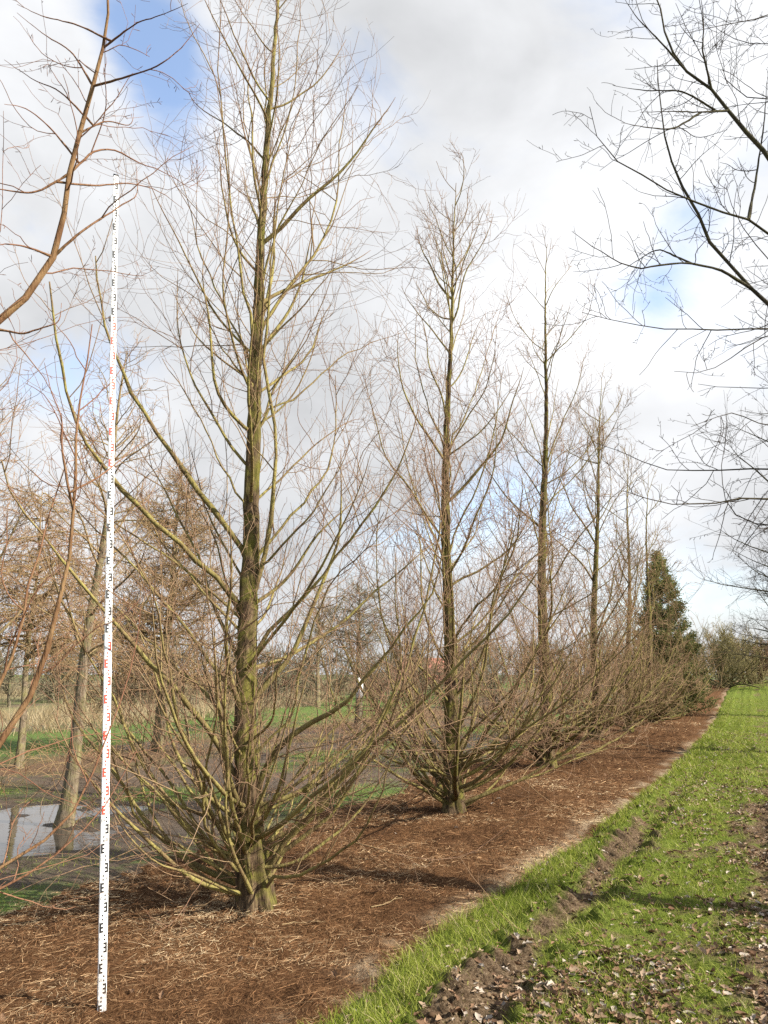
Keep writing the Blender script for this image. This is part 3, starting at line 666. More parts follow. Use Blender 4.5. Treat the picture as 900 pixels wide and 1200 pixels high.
# ------------------------------------------------------------------ trees farther off
def crown_tree(name, label, cat, x0, y0, Ht, r0, seed, mat, nl, rmin, lmax, el, trop, sdens, tdens, lean=0.0, start=0.18, group=None, scale_top=0.15, wob=0.35, twig=(0.12, 0.4)):
    global rng
    rng = np.random.default_rng(seed)
    z0 = float(surf(np.array([x0]), np.array([y0]))[0])-0.06; org = np.array([x0, y0, z0])
    root = empty(name, org); tag(root, label, cat, group)
    hh = np.linspace(0, Ht, 24); P = np.stack([x0+lean*hh/Ht+0.02*np.sin(hh*2), y0+0.02*np.cos(hh*1.7)-0.02, z0+hh], -1)
    r = np.maximum(r0*(0.06+0.94*(1-hh/Ht))*(1+0.12*np.exp(-hh/0.3)), 0.006)
    mobj('trunk', trunk_mesh(P, r, mat, org, sides=14, seed=seed), root)
    h = Ht*(start+(0.98-start)*rng.random(nl)**0.9); f = h/Ht; az = rng.random(nl)*6.28
    e = R(el[0])+R(el[1]-el[0])*rng.random(nl)
    pp = np.stack([np.interp(h, hh, P[:, 0]), np.interp(h, hh, P[:, 1]), z0+h], -1)
    ln = lmax*(scale_top+(1-f)**0.8)*(0.6+0.5*rng.random(nl))
    LP = grow(pp, np.stack([np.cos(az)*np.cos(e), np.sin(az)*np.cos(e), np.sin(e)], -1), ln, 10, trop, wob)
    tb = Tubes(); tb.add(LP, taper(nl, 10, np.clip(0.011*ln, rmin*1.5, 0.05), np.full(nl, rmin*1.1)), 5)
    ns = rng.poisson(ln*sdens); idx = np.repeat(np.arange(nl), ns); ls = (0.15+0.6*rng.random(len(idx)))*ln[idx]*0.42+0.08
    SP = sprout(LP, idx, 0.15+0.84*rng.random(len(idx)), R(35)+R(35)*rng.random(len(idx)), ls, 6, trop*0.6, wob)
    tb.add(SP, taper(len(idx), 6, np.full(len(idx), rmin*1.2), np.full(len(idx), rmin*0.8)), 3)
    n2 = rng.poisson(ls*tdens); i2 = np.repeat(np.arange(len(idx)), n2); l2 = twig[0]+(twig[1]-twig[0])*rng.random(len(i2))**1.5
    tb.add(sprout(SP, i2, rng.random(len(i2)), R(30)+R(50)*rng.random(len(i2)), l2, 4, trop*0.3, wob), taper(len(i2), 4, np.full(len(i2), rmin*0.85), np.full(len(i2), rmin*0.6)), 3)
    mobj('crown', tb.mesh('crown', mat, org), root)
    return root
crown_tree('bare_tree', 'grey trunked bare tree standing in the puddle left of the staff', 'tree', -3.87, 9.89, 6.2, 0.085, 31, M_BACK, 62, 0.003, 2.0, (10, 45), 0.5, 8, 6, lean=0.35, start=0.3)
crown_tree('bare_tree', 'bare tree beyond the left edge, olive branches sweeping up behind the left limbs', 'tree', -7.0, 10.6, 7.2, 0.15, 32, M_BACK, 110, 0.0034, 3.5, (15, 45), 0.75, 10, 7, start=0.15)
crown_tree('conical_tree', 'conical brown tree with fine level twigs between staff and nearest trunk', 'tree', -5.33, 18.88, 7.2, 0.15, 33, M_BACK, 210, 0.0055, 3.0, (-8, 25), 0.1, 11, 8, lean=0.2, start=0.2, scale_top=0.08)
crown_tree('bare_tree', 'dark small tree with a white tag on its trunk', 'tree', -0.84, 26.02, 4.7, 0.13, 34, M_WOOD, 80, 0.005, 2.2, (10, 50), -0.5, 8, 6, start=0.45, scale_top=0.35)
crown_tree('bare_tree', 'brown drooping tree far left behind the puddle', 'tree', -7.0, 15.4, 5.6, 0.075, 35, M_BACK, 120, 0.004, 2.6, (0, 40), -0.7, 10, 9, start=0.35, scale_top=0.3)
crown_tree('bare_tree', 'small tan bare tree between the nearest and second trunks, far behind', 'tree', -3.2, 38.0, 6.0, 0.12, 36, M_BACK, 70, 0.0065, 2.4, (20, 60), 0.3, 6, 5, start=0.3, scale_top=0.35)
# tag on the trunk
def box_mesh(name, x0, x1, y0, y1, z0, z1, mat):
    V = np.array([(x, y, z) for x in (x0, x1) for y in (y0, y1) for z in (z0, z1)])
    F = np.array([(0, 1, 3, 2), (4, 6, 7, 5), (0, 4, 5, 1), (2, 3, 7, 6), (0, 2, 6, 4), (1, 5, 7, 3)])
    return mesh_from(name, V, [F], mat, smooth=False)
def plain(name, col, rough=0.6, var=0.0, scale=20):
    m, nt, bs = newmat(name); b = NB(nt); n = b.noise(b.obj(), scale, 5)
    c = b.mix(b.rng(n, 0.3, 0.7), tuple(max(v*(1-var), 0) for v in col), tuple(min(v*(1+var), 1) for v in col))
    nt.links.new(c, bs.inputs['Base Color']); bs.inputs['Roughness'].default_value = rough
    return m
def trunk_tag():
    p = at(425, 806, 25.84)
    t = np.linspace(-1.15, 1.15, 9); V = []
    for rr in (0.118, 0.124):
        for z in (-0.32, 0.32):
            V += [(rr*math.sin(a), -rr*math.cos(a), z) for a in t]
    q = np.arange(8); V = np.array(V)
    F = [np.stack([18+q, 19+q, 28+q, 27+q], -1), np.stack([q+9, q+10, q+1, q], -1), np.stack([q, q+1, q+19, q+18], -1), np.stack([q+27, q+28, q+10, q+9], -1), np.array([[0, 18, 27, 9], [8, 17, 35, 26]])]
    me = mesh_from('trunk_guard', V, F, plain('white_plastic', (0.75, 0.76, 0.78), 0.5, 0.08), smooth=False)
    tag(mobj('trunk_guard', me, loc=(-0.80, 26.0, p[2])), 'white plastic guard wrapped round a thin dark trunk', 'trunk guard')
trunk_tag()
# right-hand row beyond the first dark tree
for k, (s_, Ht, r_, sd, lab) in enumerate([(15, 10, 0.16, 41, 'dark bare tree beyond the right edge, fine twigs above the far path'),
                                     (31, 10, 0.16, 42, 'grey bare tree farther along the right edge of the path'),
                                     (52, 11, 0.16, 43, 'hazy bare tree at the far right end of the path')]):
    x_, y_ = xy(s_, 6.6)
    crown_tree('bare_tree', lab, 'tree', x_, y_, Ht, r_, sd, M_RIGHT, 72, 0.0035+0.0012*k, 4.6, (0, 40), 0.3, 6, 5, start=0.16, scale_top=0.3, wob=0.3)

# conifer
def conifer():
    global rng
    rng = np.random.default_rng(51)
    x0, y0 = 12.2, 34.0; z0 = float(surf(np.array([x0]), np.array([y0]))[0])-0.05; org = np.array([x0, y0, z0])
    root = tag(empty('conifer', org), 'dense green cone shaped conifer at the far end of the row', 'tree')
    Ht = 7.0; hh = np.linspace(0, Ht, 14); P = np.stack([x0+0*hh, y0+0*hh, z0+hh], -1)
    mobj('trunk', trunk_mesh(P, 0.14*(1.02-hh/Ht), M_WOOD, org, sides=12), root)
    nb = 420; f = rng.random(nb)**1.25; h = 0.15+f*(Ht-0.2); az = rng.random(nb)*6.28
    ln = 2.0*(1-f)**0.8*(0.8+0.25*rng.random(nb))+0.12; e = R(12)+R(30)*f+R(8)*rng.normal(size=nb)
    LP = grow(np.stack([x0+0*h, y0+0*h, z0+h], -1), np.stack([np.cos(az)*np.cos(e), np.sin(az)*np.cos(e), np.sin(e)], -1), ln, 8, 0.35, 0.2)
    tb = Tubes(); tb.add(LP, taper(nb, 8, 0.012+0.006*ln, np.full(nb, 0.004)), 4); mobj('branches', tb.mesh('branches', M_WOOD, org), root)
    nf = 62000; idx = rng.choice(nb, nf, p=ln/ln.sum()); t = 0.35+0.65*rng.random(nf)**0.7
    p, T = sample(LP, idx, t); p = p+rng.normal(size=p.shape)*0.07*np.array([1, 1, 1.0])
    d = unit(T+0.9*rng.normal(size=T.shape)+np.array([0, 0, 0.25])); L_ = 0.06+0.09*rng.random(nf); sd_ = unit(np.cross(d, rng.normal(size=d.shape)))*(0.014+0.014*rng.random(nf))[:, None]
    V = np.stack([p-sd_*0.4, p+d*L_[:, None]*0.5-sd_, p+d*L_[:, None], p+d*L_[:, None]*0.5+sd_], 1).reshape(-1, 3)
    F = np.arange(nf*4).reshape(-1, 4)
    m = leaf_like('conifer_foliage', [(0, (0.10, 0.135, 0.045)), (0.45, (0.18, 0.20, 0.07)), (0.7, (0.25, 0.235, 0.09)), (1, (0.37, 0.27, 0.14))], 0.3, 0.8)
    tag(mobj('foliage', mesh_from('foliage', V-org, [F], m, {'rnd': np.repeat(rng.random(nf), 4)}, smooth=False), root), kind='stuff')
conifer()

def shrub(name, label, x0, y0, Ht, spread, mat, seed, stems, rmin, tdens, group=None, dome=False):
    global rng
    rng = np.random.default_rng(seed)
    z0 = float(surf(np.array([x0]), np.array([y0]))[0])-0.05; org = np.array([x0, y0, z0])
    root = tag(empty(name, org), label, 'shrub', group)
    az = rng.random(stems)*6.28; e = R(40)+R(48)*rng.random(stems)
    st = org+np.stack([np.cos(az), np.sin(az), 0*az], -1)*0.35*rng.random((stems, 1))*spread/2
    ln = Ht*(0.75+0.35*rng.random(stems))/np.maximum(np.sin(e), 0.75)
    if dome: ln = Ht*(0.9+0.15*rng.random(stems)); e = R(12)+R(76)*rng.random(stems)
    SP0 = grow(st, np.stack([np.cos(az)*np.cos(e)*spread/Ht, np.sin(az)*np.cos(e)*spread/Ht, np.sin(e)], -1), ln, 10, 0.3, 0.35)
    tb0 = Tubes(); tb0.add(SP0, taper(stems, 10, 0.012*ln+0.015, np.full(stems, rmin*1.5)), 6)
    mobj('stems', tb0.mesh('stems', mat, org), root)
    n1 = rng.poisson(ln*7); i1 = np.repeat(np.arange(stems), n1); l1 = Ht*(0.1+0.3*rng.random(len(i1)))
    A = sprout(SP0, i1, 0.25+0.75*rng.random(len(i1)), R(25)+R(40)*rng.random(len(i1)), l1, 7, 0.5, 0.4)
    tb = Tubes(); tb.add(A, taper(len(i1), 7, np.full(len(i1), rmin*1.4), np.full(len(i1), rmin)), 3)
    n2 = rng.poisson(l1*tdens); i2 = np.repeat(np.arange(len(i1)), n2); l2 = 0.15+0.4*rng.random(len(i2))
    tb.add(sprout(A, i2, rng.random(len(i2)), R(25)+R(45)*rng.random(len(i2)), l2, 4, 0.4, 0.4), taper(len(i2), 4, np.full(len(i2), rmin*0.9), np.full(len(i2), rmin*0.6)), 3)
    mobj('crown', tb.mesh('crown', mat, org), root)
shrub('shrub', 'olive brown multi-stemmed shrub on the far left side of the path', 23.8, 55, 3.9, 3.2, M_BUSH, 61, 34, 0.010, 6, dome=True)
shrub('shrub', 'rounded reddish twiggy shrub at the end of the path, behind the olive shrub', 29.6, 63, 3.3, 3.6, M_RED, 62, 40, 0.014, 7, dome=True)
shrub('shrub', 'pale tan shrub low behind the conifer, left of the olive shrub', 22.0, 60, 3.4, 3.0, M_BACK, 63, 22, 0.012, 6)

# thicket on the horizon: one mass
def woodland():
    global rng
    rng = np.random.default_rng(71)
    tb = Tubes(); K = 300
    f = rng.random(K); X = -60+84*f+rng.normal(size=K)*2; Y = 37+16*rng.random(K)+np.where(X > 6, 22, 0)
    kf = 60; X = np.concatenate([X, 15+95*rng.random(kf)]); Y = np.concatenate([Y, 135+40*rng.random(kf)])
    n = len(X); Z = surf(X, Y)-0.1; Hh = 1.5+2.3*rng.random(n)**1.5+np.where(np.arange(n) >= K, 4.0, 0)
    sc = np.where(np.arange(n) >= K, 2.2, 1.0)
    P = grow(np.stack([X, Y, Z], -1), np.stack([rng.normal(size=n)*0.12, rng.normal(size=n)*0.12, np.ones(n)], -1), Hh, 8, 0.2, 0.2)
    tb.add(P, taper(n, 8, 0.05+0.05*rng.random(n), np.full(n, 0.015))*sc[:, None], 5)
    i1 = np.repeat(np.arange(n), 22); t = 0.03+0.95*rng.random(len(i1)); l1 = Hh[i1]*(0.42-0.22*t)*(0.5+0.7*rng.random(len(i1)))
    A = sprout(P, i1, t, R(35)+R(35)*rng.random(len(i1)), l1, 6, 0.5, 0.4)
    tb.add(A, taper(len(i1), 6, np.full(len(i1), 0.024), np.full(len(i1), 0.012))*sc[i1][:, None], 3)
    i2 = np.repeat(np.arange(len(i1)), 4); l2 = 0.4+0.8*rng.random(len(i2))
    tb.add(sprout(A, i2, 0.1+0.9*rng.random(len(i2)), R(25)+R(45)*rng.random(len(i2)), l2*sc[i1][i2], 4, 0.3, 0.4), taper(len(i2), 4, np.full(len(i2), 0.014), np.full(len(i2), 0.009))*sc[i1][i2][:, None], 3)
    tag(mobj('woodland', tb.mesh('woodland', M_WOOD)), 'leafless brown thicket along the far edge of the field', 'woodland', kind='stuff')
woodland()

# low red-roofed shed behind the second tree
def shed():
    y0 = 70.0; a = at(446, 812, y0); c = at(566, 812, y0); z0 = float(surf(np.array([a[0]]), np.array([y0]))[0])-0.05
    x0, x1 = a[0], c[0]; top = at(480, 771, y0+2)[2]; wallh = at(480, 797, y0)[2]-z0; org = np.array([(x0+x1)/2, y0, z0]); hw = (x1-x0)/2; dp = 5.0
    root = tag(empty('shed', org), 'low shed with a faded red roof far behind the second tree', 'shed')
    brick = plain('weathered_brick', (0.20, 0.085, 0.06), 0.9, 0.35, 3); roofm = plain('faded_red_tiles', (0.48, 0.19, 0.13), 0.8, 0.18, 2)
    mobj('wall', box_mesh('wall', -hw+0.25, hw-0.25, 0, dp, 0, wallh, brick), root)
    rh = top-z0
    V = np.array([(-hw, -0.3, wallh-0.05), (hw, -0.3, wallh-0.05), (hw, dp+0.3, wallh-0.05), (-hw, dp+0.3, wallh-0.05), (-hw+2.0, dp/2, rh), (hw-2.0, dp/2, rh)])
    rf = mobj('roof', mesh_from('roof', V, [np.array([(0, 1, 5, 4), (2, 3, 4, 5), (3, 2, 1, 0)]), np.array([(1, 2, 5), (3, 0, 4)])], roofm, smooth=False), root)
    dm = plain('dark_boards', (0.05, 0.035, 0.03), 0.8, 0.3, 6)
    mobj('door', box_mesh('door', -1.0, 0.4, -0.04, 0.02, 0.02, wallh-0.1, dm), root)
shed()

# ------------------------------------------------------------------ measuring staff
def staff():
    b0 = at(119, 1190, 4.53); x0, y0 = b0[0], b0[1]; z0 = float(surf(np.array([x0]), np.array([y0]))[0])
    top = at(138, 206, 4.53)
    root = tag(empty('measuring_staff', (x0, y0, z0-0.02)), 'tall white telescopic measuring staff with red and black graduations', 'measuring staff')
    v = Vector((top[0]-x0-0.012, 0.0, 5.0)); th = math.atan2(v.x, v.z)
    root.rotation_mode = 'QUATERNION'
    from mathutils import Quaternion
    root.rotation_quaternion = Vector((0, 0, 1)).rotation_difference(v) @ Quaternion((0, 0, 1), R(30))
    def plast(name, col):
        m, nt, bs = newmat(name); b = NB(nt); n = b.noise(b.obj(), 14, 5)
        c = b.mix(b.rng(n, 0.42, 0.7, 0, 0.8), col, tuple(0.66*q for q in col)); sp = b.N('ShaderNodeSeparateXYZ'); b.L(b.obj(), sp.inputs[0])
        mud = b.math('MULTIPLY', b.rng(sp.outputs[2], 0.05, 0.4, 1, 0), b.rng(b.noise(b.obj(), 30, 5, 0.7), 0.4, 0.6)); c = b.mix(b.math('MULTIPLY', mud, 0.8), c, (0.10, 0.065, 0.04))
        nt.links.new(c, bs.inputs['Base Color'])
        bs.inputs['Roughness'].default_value = 0.45; return m
    white = plast('white_enamel', (0.80, 0.80, 0.79)); black = plast('black_paint', (0.012, 0.012, 0.014)); red = plast('red_paint', (0.72, 0.055, 0.03)); grey = plast('dark_plastic', (0.035, 0.035, 0.04))
    import bmesh
    for k in range(5):
        w = 0.0225-0.0016*k; d = 0.010-0.0009*k; z1, z2 = (k*1.0 if k == 0 else k*1.0-0.02), (k+1)*1.0
        bm = bmesh.new(); bmesh.ops.create_cube(bm, size=1.0)
        for q in bm.verts: q.co = Vector((q.co.x*2*w, q.co.y*2*d, z1+(q.co.z+0.5)*(z2-z1)))
        bmesh.ops.bevel(bm, geom=[e for e in bm.edges if abs(e.verts[0].co.z-e.verts[1].co.z) > 0.5], offset=0.003, segments=2, affect='EDGES')
        me = bpy.data.meshes.new('section'); bm.to_mesh(me); bm.free(); me.materials.append(white); sec = mobj('section', me, root)
        pm = black if k % 2 == 0 else red
        yf = -d-0.0006
        V = []; F = []
        def rect(xa, xb, za, zb):
            i = len(V); V.extend([(xa, yf, za), (xb, yf, za), (xb, yf, zb), (xa, yf, zb)]); F.append((i, i+1, i+2, i+3))
        u = (w-0.0035)
        for dmi in range(10):
            zb = k*1.0+dmi*0.1; sgn = -1 if (dmi+k*10) % 2 == 0 else 1
            X = lambda a: sgn*a
            def rr(a, b_, za, zb_): rect(min(X(a), X(b_)), max(X(a), X(b_)), za, zb_)
            rr(u, u-0.008, zb, zb+0.05)                               # spine of the E
            for bb in (0.0, 0.02, 0.04): rr(u-0.0082, u-0.018, zb+bb, zb+bb+0.010)
            for bb in (0.06, 0.08): rr(u-0.009, u-0.017, zb+bb, zb+bb+0.010)
        me = mesh_from('graduation_marks', np.array(V), [np.array(F)], pm, smooth=False); mobj('graduation_marks', me, sec)
        for dmi in range(10):                                         # decimetre numerals
            n = k*10+dmi
            if n == 0: continue
            cu = bpy.data.curves.new('numeral', 'FONT'); cu.body = '%02d' % n; cu.size = 0.026; cu.align_x = 'CENTER'
            to = bpy.data.objects.new('numeral', cu); me = bpy.data.meshes.new_from_object(to); bpy.data.objects.remove(to); bpy.data.curves.remove(cu)
            me.materials.append(pm); o = mobj('numeral', me, sec); sgn = -1 if n % 2 == 0 else 1
            o.location = (-sgn*(w*0.42), yf, k*1.0+dmi*0.1+0.062); o.rotation_euler = (R(90), 0, 0); o.scale = (0.7, 1, 1)
        if k > 0:
            bm = bmesh.new(); bmesh.ops.create_cube(bm, size=1.0)
            for q in bm.verts: q.co = Vector((-w-0.006+q.co.x*0.014, q.co.y*0.016, k*1.0-0.025+q.co.z*0.034))
            bmesh.ops.bevel(bm, geom=bm.edges[:], offset=0.003, segments=2, affect='EDGES')
            me = bpy.data.meshes.new('lock_button'); bm.to_mesh(me); bm.free(); me.materials.append(grey); mobj('lock_button', me, root)
    mobj('end_cap', box_mesh('end_cap', -0.0165, 0.0165, -0.0072, 0.0072, 5.0005, 5.012, grey), root)
staff()

# ------------------------------------------------------------------ ground cover
def ribbons(p, d, L_, wd, bend, n=3):
    """flat thin strips: (B) start, direction, length, width, upward bend"""
    B = len(p); side = unit(np.cross(d, np.array([[0, 0, 1.0]])+0.4*rng.normal(size=(B, 3))))*wd[:, None]
    t = np.linspace(0, 1, n); V = []
    for q in t:
        c = p+d*(L_*q)[:, None]+bend*(q*q)
        k = (1-q)**0.6 if n == 3 else 1
        V += [c-side*max(k, 0.08), c+side*max(k, 0.08)]
    V = np.stack(V, 1).reshape(-1, 3); b = np.arange(B)[:, None]*2*n
    F = np.concatenate([np.concatenate([b+2*i, b+2*i+1, b+2*i+3, b+2*i+2], 1) for i in range(n-1)])
    return V, F
def scatter(n, s0, s1, w0, w1, pw=1.6, front=True):
    """points denser towards the camera"""
    s = []; w = []
    while len(s) < n:
        k = 200000; a = s0+(s1-s0)*rng.random(k); c = w0+(w1-w0)*rng.random(k); x, y = xy(a, c)
        dist = np.hypot(x, y-0.0); keep = (rng.random(k) < (3.2/np.maximum(dist, 3.2))**pw) & (y > 2.6) & (np.abs(x) < 0.62*y+1.2)
        s.extend(a[keep]); w.extend(c[keep])
    return np.array(s[:n]), np.array(w[:n])
def litter():
    global rng
    rng = np.random.default_rng(81)
    n = 150000; s, w = scatter(n, -5, 26, -2.1, 1.8, 1.5); x, y = xy(s, w); dist = np.hypot(x, y)
    ok = (w < edge_r(s)+0.06*rng.normal(size=n)+0.02) & (w > edge_l(s)+0.1*rng.normal(size=n)); s, w, x, y, dist = s[ok], w[ok], x[ok], y[ok], dist[ok]; n = len(s)
    z = bed_z(x, y)+0.002+0.03*rng.random(n)**2.2
    az = rng.normal(size=n)*0.9+np.where(rng.random(n) < 0.5, 0, math.pi)+2.5*fbm(x*1.5, y*1.5, 4, 2)
    d = unit(np.stack([np.cos(az), np.sin(az), 0.12*rng.normal(size=n)], -1)); L_ = 0.025+0.09*rng.random(n)**2
    straw = np.exp(-((w-edge_r(s)+0.10)/0.17)**2)*(vnoise(s*2.3, 0*s, 5) > 0.3)
    rnd = np.clip(rng.random(n)**1.4*0.75+0.5*straw*rng.random(n)+1.5*(fbm(x*1.1, y*1.1, 33, 4)-0.47), 0, 1)  # broad noise term paints in sunlit tan patches; straw is the litter's own
    big = rng.random(n) < 0.09*(1+4*straw); L_ = np.where(big, L_*1.8+0.03, L_)
    bend = np.stack([0.35*L_*rng.normal(size=n), 0.35*L_*rng.normal(size=n), 0.08*L_*rng.normal(size=n)], -1)
    V, F = ribbons(np.stack([x, y, z], -1), d, L_, (0.0007+0.0009*rng.random(n))*np.maximum(dist/5, 1), bend)
    m = leaf_like('dry_needles', [(0, (0.0354, 0.0161, 0.0075)), (0.25, (0.1239, 0.0601, 0.0280)), (0.55, (0.2537, 0.1410, 0.0701)), (0.82, (0.4248, 0.2948, 0.1671)), (1, (0.5428, 0.4276, 0.2695))], rough=0.9)
    tag(mobj('needle_litter', mesh_from('needle_litter', V, [F], m, {'rnd': np.repeat(rnd, 6)})), 'fallen brown needles and straw covering the bed', 'litter', kind='stuff')
litter()
def grass():
    global rng
    rng = np.random.default_rng(82)
    n = 240000; s, w = scatter(n, -5.5, 42, 1.2, 6.2, 1.55); x, y = xy(s, w); dist = np.hypot(x, y)
    g = path_green(s, w)*(0.45+0.9*fbm(x*5, y*5, 14, 3))
    ok = (w > edge_r(s)-0.05+0.05*rng.normal(size=n)) & (rng.random(n) < np.clip((g-0.18)*2.0, 0.09, 1)); s, w, x, y, dist, g = [q[ok] for q in (s, w, x, y, dist, g)]; n1 = len(s)
    z = path_z(x, y)-0.004
    lush = np.clip(0.35+0.9*g+0.5*np.exp(-((w-edge_r(s)-0.25)/0.25)**2), 0.3, 1.5)
    # field grass left of the bed
    n = 90000; s2 = -3+30*rng.random(n)**1.3; w2 = -13+11.2*rng.random(n)**0.75; x2, y2 = xy(s2, w2)
    g2 = 0.5+1.1*(fbm(x2*0.5, y2*0.5, 5, 4)-0.5)-0.45*np.exp(-((w2+6.3)/0.7)**2)+0.12*np.exp(-((w2+2.3)/0.5)**2)-np.exp(-((w2+9.0)/1.7)**4)*0.4
    bz = base(x2, y2); g2 = g2*(0.5+fbm(x2*3, y2*3, 15, 3))
    ok = (g2 > 0.30+0.35*rng.random(n)) & (bz > -0.03) & (w2 < edge_l(s2)+0.15) & (y2 > 3)
    x2, y2, g2 = x2[ok], y2[ok], g2[ok]; n2 = len(x2)
    x = np.concatenate([x, x2]); y = np.concatenate([y, y2]); z = np.concatenate([z, ground_z(x2, y2)-0.004]); lush = np.concatenate([lush, 0.6+0.6*g2]); dist = np.hypot(x, y)
    n = len(x); az = rng.random(n)*6.28; tilt = 0.25+0.75*rng.random(n)
    d = unit(np.stack([np.cos(az)*tilt, np.sin(az)*tilt, np.ones(n)], -1)); L_ = (0.022+0.075*rng.random(n)**1.4)*lush
    bend = np.stack([np.cos(az), np.sin(az), -0.5*np.ones(n)], -1)*(L_*0.45*rng.random(n))[:, None]
    V, F = ribbons(np.stack([x, y, z], -1), d, L_, (0.0011+0.0010*rng.random(n))*np.clip(dist/6, 1, 4), bend)
    rnd = np.clip(0.55*rng.random(n)+0.45*fbm(x*1.8, y*1.8, 19, 3)+0.5*(rng.random(n) < 0.13)+0.35*(fbm(x*0.9, y*0.9, 29, 3)-0.5), 0, 1)
    m = leaf_like('grass_blades', [(0, (0.06, 0.088, 0.012)), (0.4, (0.165, 0.21, 0.026)), (0.7, (0.29, 0.315, 0.055)), (0.88, (0.34, 0.33, 0.11)), (1, (0.46, 0.38, 0.22))], 0.3, 0.5)
    tag(mobj('grass', mesh_from('grass', V, [F], m, {'rnd': np.repeat(rnd, 6)})), 'short green grass growing along the track and field', 'grass', kind='stuff')
grass()
def dry_grass():
    global rng
    rng = np.random.default_rng(83)
    n = 34000; s = 2+46*rng.random(n); w = -16-22*rng.random(n)**1.2; x, y = xy(s, w)
    ok = (fbm(x*0.3, y*0.3, 44, 3) > 0.40+0.15*rng.random(n)) & (y > 18); x, y = x[ok], y[ok]; n = len(x)
    az = rng.random(n)*6.28; d = unit(np.stack([np.cos(az)*0.35, np.sin(az)*0.35, np.ones(n)], -1)); L_ = 0.25+0.55*rng.random(n)
    V, F = ribbons(np.stack([x, y, ground_z(x, y)-0.02], -1), d, L_, 0.006+0.006*rng.random(n), np.stack([np.cos(az), np.sin(az), -0.4*np.ones(n)], -1)*(L_*0.4*rng.random(n))[:, None])
    m = leaf_like('dry_reed', [(0, (0.16, 0.12, 0.06)), (0.5, (0.27, 0.21, 0.12)), (1, (0.42, 0.35, 0.22))], 0.2, 0.8)
    tag(mobj('dry_grass', mesh_from('dry_grass', V, [F], m, {'rnd': np.repeat(rng.random(n), 6)})), 'tall pale dry grass in front of the far thicket', 'grass', kind='stuff')
dry_grass()
# bare brush on the second bed
def brush():
    global rng
    rng = np.random.default_rng(84); tb = Tubes(); n = 900
    s = 1+24*rng.random(n); w = -9+1.6*rng.normal(size=n); x, y = xy(s, w); az = rng.random(n)*6.28
    P = grow(np.stack([x, y, surf(x, y)], -1), np.stack([np.cos(az), np.sin(az), 0.7+rng.random(n)], -1), 0.35+0.7*rng.random(n), 7, -0.9, 0.5)
    tb.add(P, taper(n, 7, np.full(n, 0.005), np.full(n, 0.003)), 3)
    tag(mobj('brush', tb.mesh('brush', M_BACK)), 'tangle of dry brown stems under the trees behind the puddle', 'brush', kind='stuff')
brush()

# fallen oak leaves
LEAFM = [leaf_like('fallen_leaf_tan', [(0, (0.20, 0.135, 0.085)), (1, (0.33, 0.245, 0.17))], 0.1, 0.75),
         leaf_like('fallen_leaf_brown', [(0, (0.09, 0.05, 0.028)), (1, (0.21, 0.13, 0.08))], 0.1, 0.75),
         leaf_like('fallen_leaf_grey', [(0, (0.28, 0.235, 0.19)), (1, (0.44, 0.38, 0.32))], 0.1, 0.75)]
def leaf_shape(kind):
    q = np.random.default_rng(500+kind); m = 7; t = np.linspace(0, 1, m)
    lob = 0.22*np.sin(math.pi*t**0.8)*(1+0.22*np.cos(t*6.28*2.6+kind))+0.012
    curl = 0.25+0.5*q.random(); twist = q.normal()*0.5; fold = 0.3+0.9*q.random(); V = []
    for i, tt in enumerate(t):
        zc = curl*0.35*(tt-0.45)**2*2; sx = (tt-0.5)
        for k in (-1, 0, 1):
            wv = lob[i]*k*(1+0.12*q.normal()); a = twist*(tt-0.5)
            zz = zc+fold*abs(wv)*1.0+0.03*q.normal()*abs(k)
            V.append((sx, wv*math.cos(a)-zz*math.sin(a)*0.5, zz*math.cos(a)+wv*math.sin(a)+0.0))
    V = np.array(V); V[:, 2] -= V[:, 2].min()
    F = [];
    for i in range(m-1):
        for k in range(2): a = i*3+k; F.append((a, a+1, a+4, a+3))
    return V, np.array(F)
LS = [leaf_shape(k) for k in range(6)]
